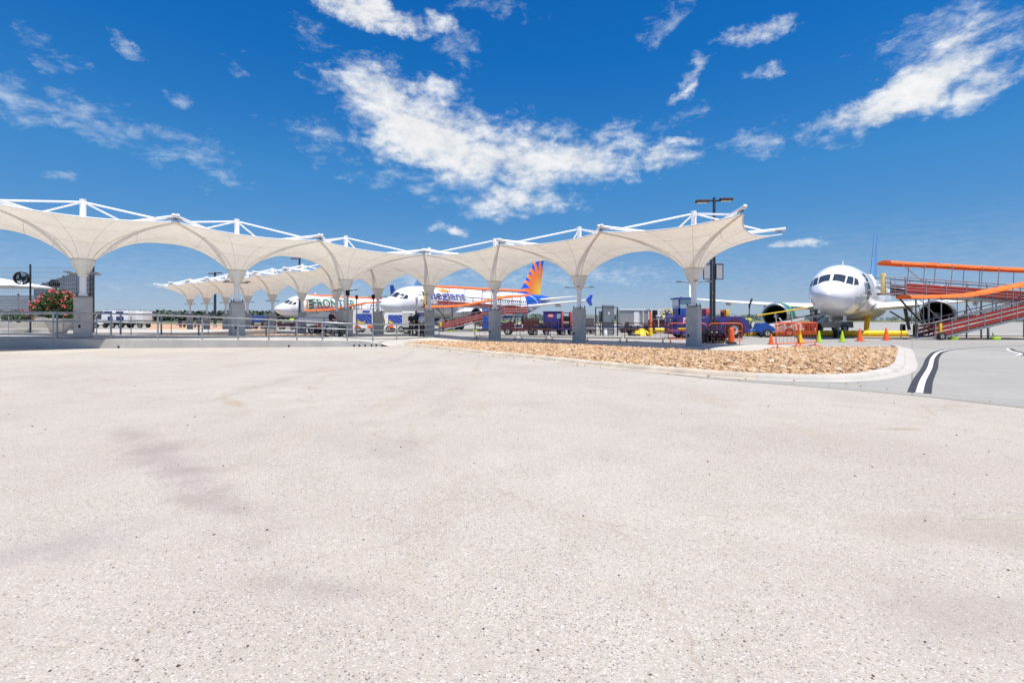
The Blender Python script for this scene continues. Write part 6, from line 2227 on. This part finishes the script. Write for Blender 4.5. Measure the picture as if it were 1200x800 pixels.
def person(label, loc, rz, h, shirt, trousers, hair, skin, pose='stand', shorts=False, vest=None, hat=None):
    """faces -Y; pose moves arms and legs"""
    k = h / 1.75
    P = {'pelvis': (0, 0, .96), 'waist': (0, .0, 1.12), 'chest': (0, .0, 1.32), 'neck': (0, -.01, 1.47), 'jaw': (0, -.03, 1.55), 'head': (0, -.03, 1.64), 'crown': (0, -.02, 1.70), 'nose': (0, -.115, 1.615)}
    Rr = {'pelvis': (.135, .10), 'waist': (.125, .09), 'chest': (.15, .10), 'neck': .055, 'jaw': .065, 'head': .085, 'crown': .07, 'nose': .014}
    E = [('pelvis', 'waist'), ('waist', 'chest'), ('chest', 'neck'), ('neck', 'jaw'), ('jaw', 'head'), ('head', 'crown'), ('head', 'nose')]
    arm = {'stand': ((.02, .0), (.02, .05)), 'walk': ((.12, .06), (-.14, -.04)), 'push': ((-.20, -.40), (-.20, -.40)), 'talk': ((.02, -.03), (-.12, -.30))}[pose]
    leg = {'stand': ((0, 0), (0, 0)), 'walk': ((-.14, -.26), (.10, .30)), 'push': ((-.12, -.2), (.08, .34)), 'talk': ((-.02, -.03), (.02, .04))}[pose]
    for s, nm, (ey, hy), (ky, fy) in ((1, 'l', arm[0], leg[0]), (-1, 'r', arm[1], leg[1])):
        lift = .25 if pose == 'push' else (.22 if hy < -.25 else 0)
        P.update({nm + 'sh': (s * .17, 0, 1.40), nm + 'el': (s * .23, ey, 1.13), nm + 'wr': (s * .22, hy, .90 + lift), nm + 'pa': (s * .215, hy - .03, .83 + lift)})
        Rr.update({nm + 'sh': .062, nm + 'el': .042, nm + 'wr': .028, nm + 'pa': .034})
        E += [('chest', nm + 'sh'), (nm + 'sh', nm + 'el'), (nm + 'el', nm + 'wr'), (nm + 'wr', nm + 'pa')]
        for f in range(5):
            dy = (f - 2) * .017
            ln = (.055, .075, .082, .076, .06)[f]
            q = (s * (.215 + (.0 if f else -.02)), hy - .03 + dy - (.02 if f == 0 else 0), .80 + lift)
            P[nm + 'f%da' % f] = q
            P[nm + 'f%db' % f] = (q[0] - s * .012, q[1] - .008, q[2] - ln)
            Rr[nm + 'f%da' % f] = .010
            Rr[nm + 'f%db' % f] = .0075
            E += [(nm + 'pa', nm + 'f%da' % f), (nm + 'f%da' % f, nm + 'f%db' % f)]
        rise = .10 if fy > .25 else 0
        P.update({nm + 'hi': (s * .095, 0, .90), nm + 'kn': (s * .10, ky, .50), nm + 'an': (s * .10, fy, .09 + rise), nm + 'to': (s * .115, fy - .15, .035 + rise * .2)})
        Rr.update({nm + 'hi': .085, nm + 'kn': .055, nm + 'an': .036, nm + 'to': .032})
        E += [('pelvis', nm + 'hi'), (nm + 'hi', nm + 'kn'), (nm + 'kn', nm + 'an'), (nm + 'an', nm + 'to')]

    def grow(names, rad, edges, sub=2):
        ix = {n: i for i, n in enumerate(names)}
        return skin_mesh([Vector(P[n]) * k for n in names], [(ix[a], ix[b]) for a, b in edges if a in ix and b in ix],
                         [tuple(x * k for x in rad[n]) if isinstance(rad[n], tuple) else rad[n] * k for n in names], sub)
    root = thing('person', label, 'person', loc, rz)

    def put(me, nm, m):
        me.name = nm
        me.materials.clear()
        me.materials.append(m)
        me.shade_smooth()
        o = bpy.data.objects.new(nm, me)
        COL.objects.link(o)
        o.parent = root
        return o
    put(grow(list(P), Rr, E, 2), 'body', skin)
    cr = dict(Rr)
    cr.update({'pelvis': (.155, .12), 'waist': (.148, .112), 'chest': (.172, .122), 'neck': .064, 'lsh': .083, 'rsh': .083, 'lel': .062, 'rel': .062})
    sh = ['pelvis', 'waist', 'chest', 'neck', 'lsh', 'rsh', 'lel', 'rel']
    put(grow(sh, cr, E), 'shirt', shirt)
    tr = dict(Rr)
    tr.update({'pelvis': (.16, .125), 'lhi': .105, 'rhi': .105, 'lkn': .085 if shorts else .078, 'rkn': .085 if shorts else .078, 'lan': .06, 'ran': .06})
    tn = ['pelvis', 'lhi', 'rhi', 'lkn', 'rkn'] + ([] if shorts else ['lan', 'ran'])
    put(grow(tn, tr, E), 'trousers', trousers)
    hr_ = {'head': .096, 'crown': .092}
    P['crown'] = (0, .012, 1.685)
    P['head'] = (0, .022, 1.635)
    put(grow(['head', 'crown'], hr_, [('head', 'crown')]), 'hair', hair)
    for s, nm in ((1, 'l'), (-1, 'r')):
        a, b_ = Vector(P[nm + 'an']) * k, Vector(P[nm + 'to']) * k
        MB().bbox(((a.x + b_.x) / 2, (a.y + b_.y) / 2 - .01, min(a.z, b_.z) + .012), (.09 * k, .27 * k, .095 * k), .03).build('shoe', M['cloth_black'], root)
    if pose == 'push' or vest:
        if vest:
            vr = dict(cr)
            vr.update({'pelvis': (.16, .125), 'waist': (.158, .122), 'chest': (.182, .132), 'lsh': .075, 'rsh': .075})
            put(grow(['pelvis', 'waist', 'chest', 'lsh', 'rsh'], vr, E), 'vest', vest)
    return root


def stand(px, Z):
    x = PX(px, Z)
    return (x, Z, deck_z(x) if (Z < 43 and x < -2.5) else .004)


person('person in a black top and pale shorts pushing a stroller beside the left row pier', stand(388, 32.3), R(82), 1.72, M['cloth_black'], M['cloth_grey'], M['hair'], M['skin'], 'push', True)
person('person in dark shirt and trousers, leftmost of three by the corner pier', stand(482, 36), R(30), 1.68, M['cloth_black'], M['cloth_black'], M['hair'], M['skin'], 'talk')
person('tallest of three by the corner pier, dark shirt and bare calves', stand(488, 36.6), R(-40), 1.86, M['cloth_navy'], M['cloth_black'], M['hair'], M['skin_dark'], 'talk', True)
person('blond person in a pale blue top and black trousers beside the corner pier', stand(494.5, 36), R(170), 1.66, M['cloth_pale'], M['cloth_black'], M['hair_blond'], M['skin'], 'stand')
person('worker in a yellow top standing left of the three people', stand(447.5, 46), R(20), 1.8, M['yellow'], M['yellow'], M['hair'], M['skin_dark'], 'stand', False, M['lime'])
person('worker in a hi vis vest with dark hair in front of the green lettered airliner', stand(342, 66), R(200), 1.85, M['lime'], M['cloth_navy'], M['hair'], M['skin_dark'], 'stand', False, M['lime'])
person('worker in a hi vis vest bending over the far loaded baggage cart', stand(323, 72), R(120), 1.75, M['lime'], M['cloth_navy'], M['hair'], M['skin'], 'talk', False, M['lime'])
person('worker in a hi vis shirt standing by the belt loader under the wing', stand(877, 42.0), R(150), 1.78, M['lime'], M['cloth_navy'], M['hair'], M['skin'], 'walk', False, M['lime'])

# stroller held by the person at the pier
b = thing('stroller', 'black pram with large wheels pushed by the person beside the left row pier', 'stroller', (PX(399, 32.3), 32.3, deck_z(PX(399, 32.3))), 0)
for y in (-.22, .22):
    MB().wheel((-.18, y, .17), .17, .05, 'Y').build('wheel', [M['black'], M['hub']], b)
    MB().wheel((.34, y, .13), .13, .05, 'Y').build('wheel', [M['black'], M['hub']], b)
    MB().path([(.34, y, .15), (-.05, y, .6), (-.42, y, 1.02)], .018, 6).build('side_frame', M['dark_steel'], b)
    MB().path([(-.18, y, .18), (.12, y, .72)], .018, 6).build('rear_frame', M['dark_steel'], b)
MB().tube((-.42, -.22, 1.02), (-.42, .22, 1.02), .02).build('handle', M['black'], b)
MB().bbox((.12, 0, .52), (.52, .42, .3), .08).build('seat', M['cloth_black'], b)
hd = []
for i in range(7):
    a = math.pi * i / 6 * .62 + .5
    hd.append([(.12 - .36 * math.cos(a + .35), y * (.26 if abs(y) < 1 else .25), .66 + .36 * math.sin(a + .35)) for y in (-1, -.5, 0, .5, 1)])
g = [p for r_ in hd for p in r_]
g2 = [(p[0], p[1], p[2] - .02) for p in g]
fs = [(i * 5 + j, (i + 1) * 5 + j, (i + 1) * 5 + j + 1, i * 5 + j + 1) for i in range(6) for j in range(4)]
MB().add(g, fs).add(g2, [f[::-1] for f in fs]).build('hood', M['cloth_black'], b, angle=60)
MB().bbox((.08, 0, .24), (.4, .34, .14), .05).build('basket', M['cloth_black'], b)
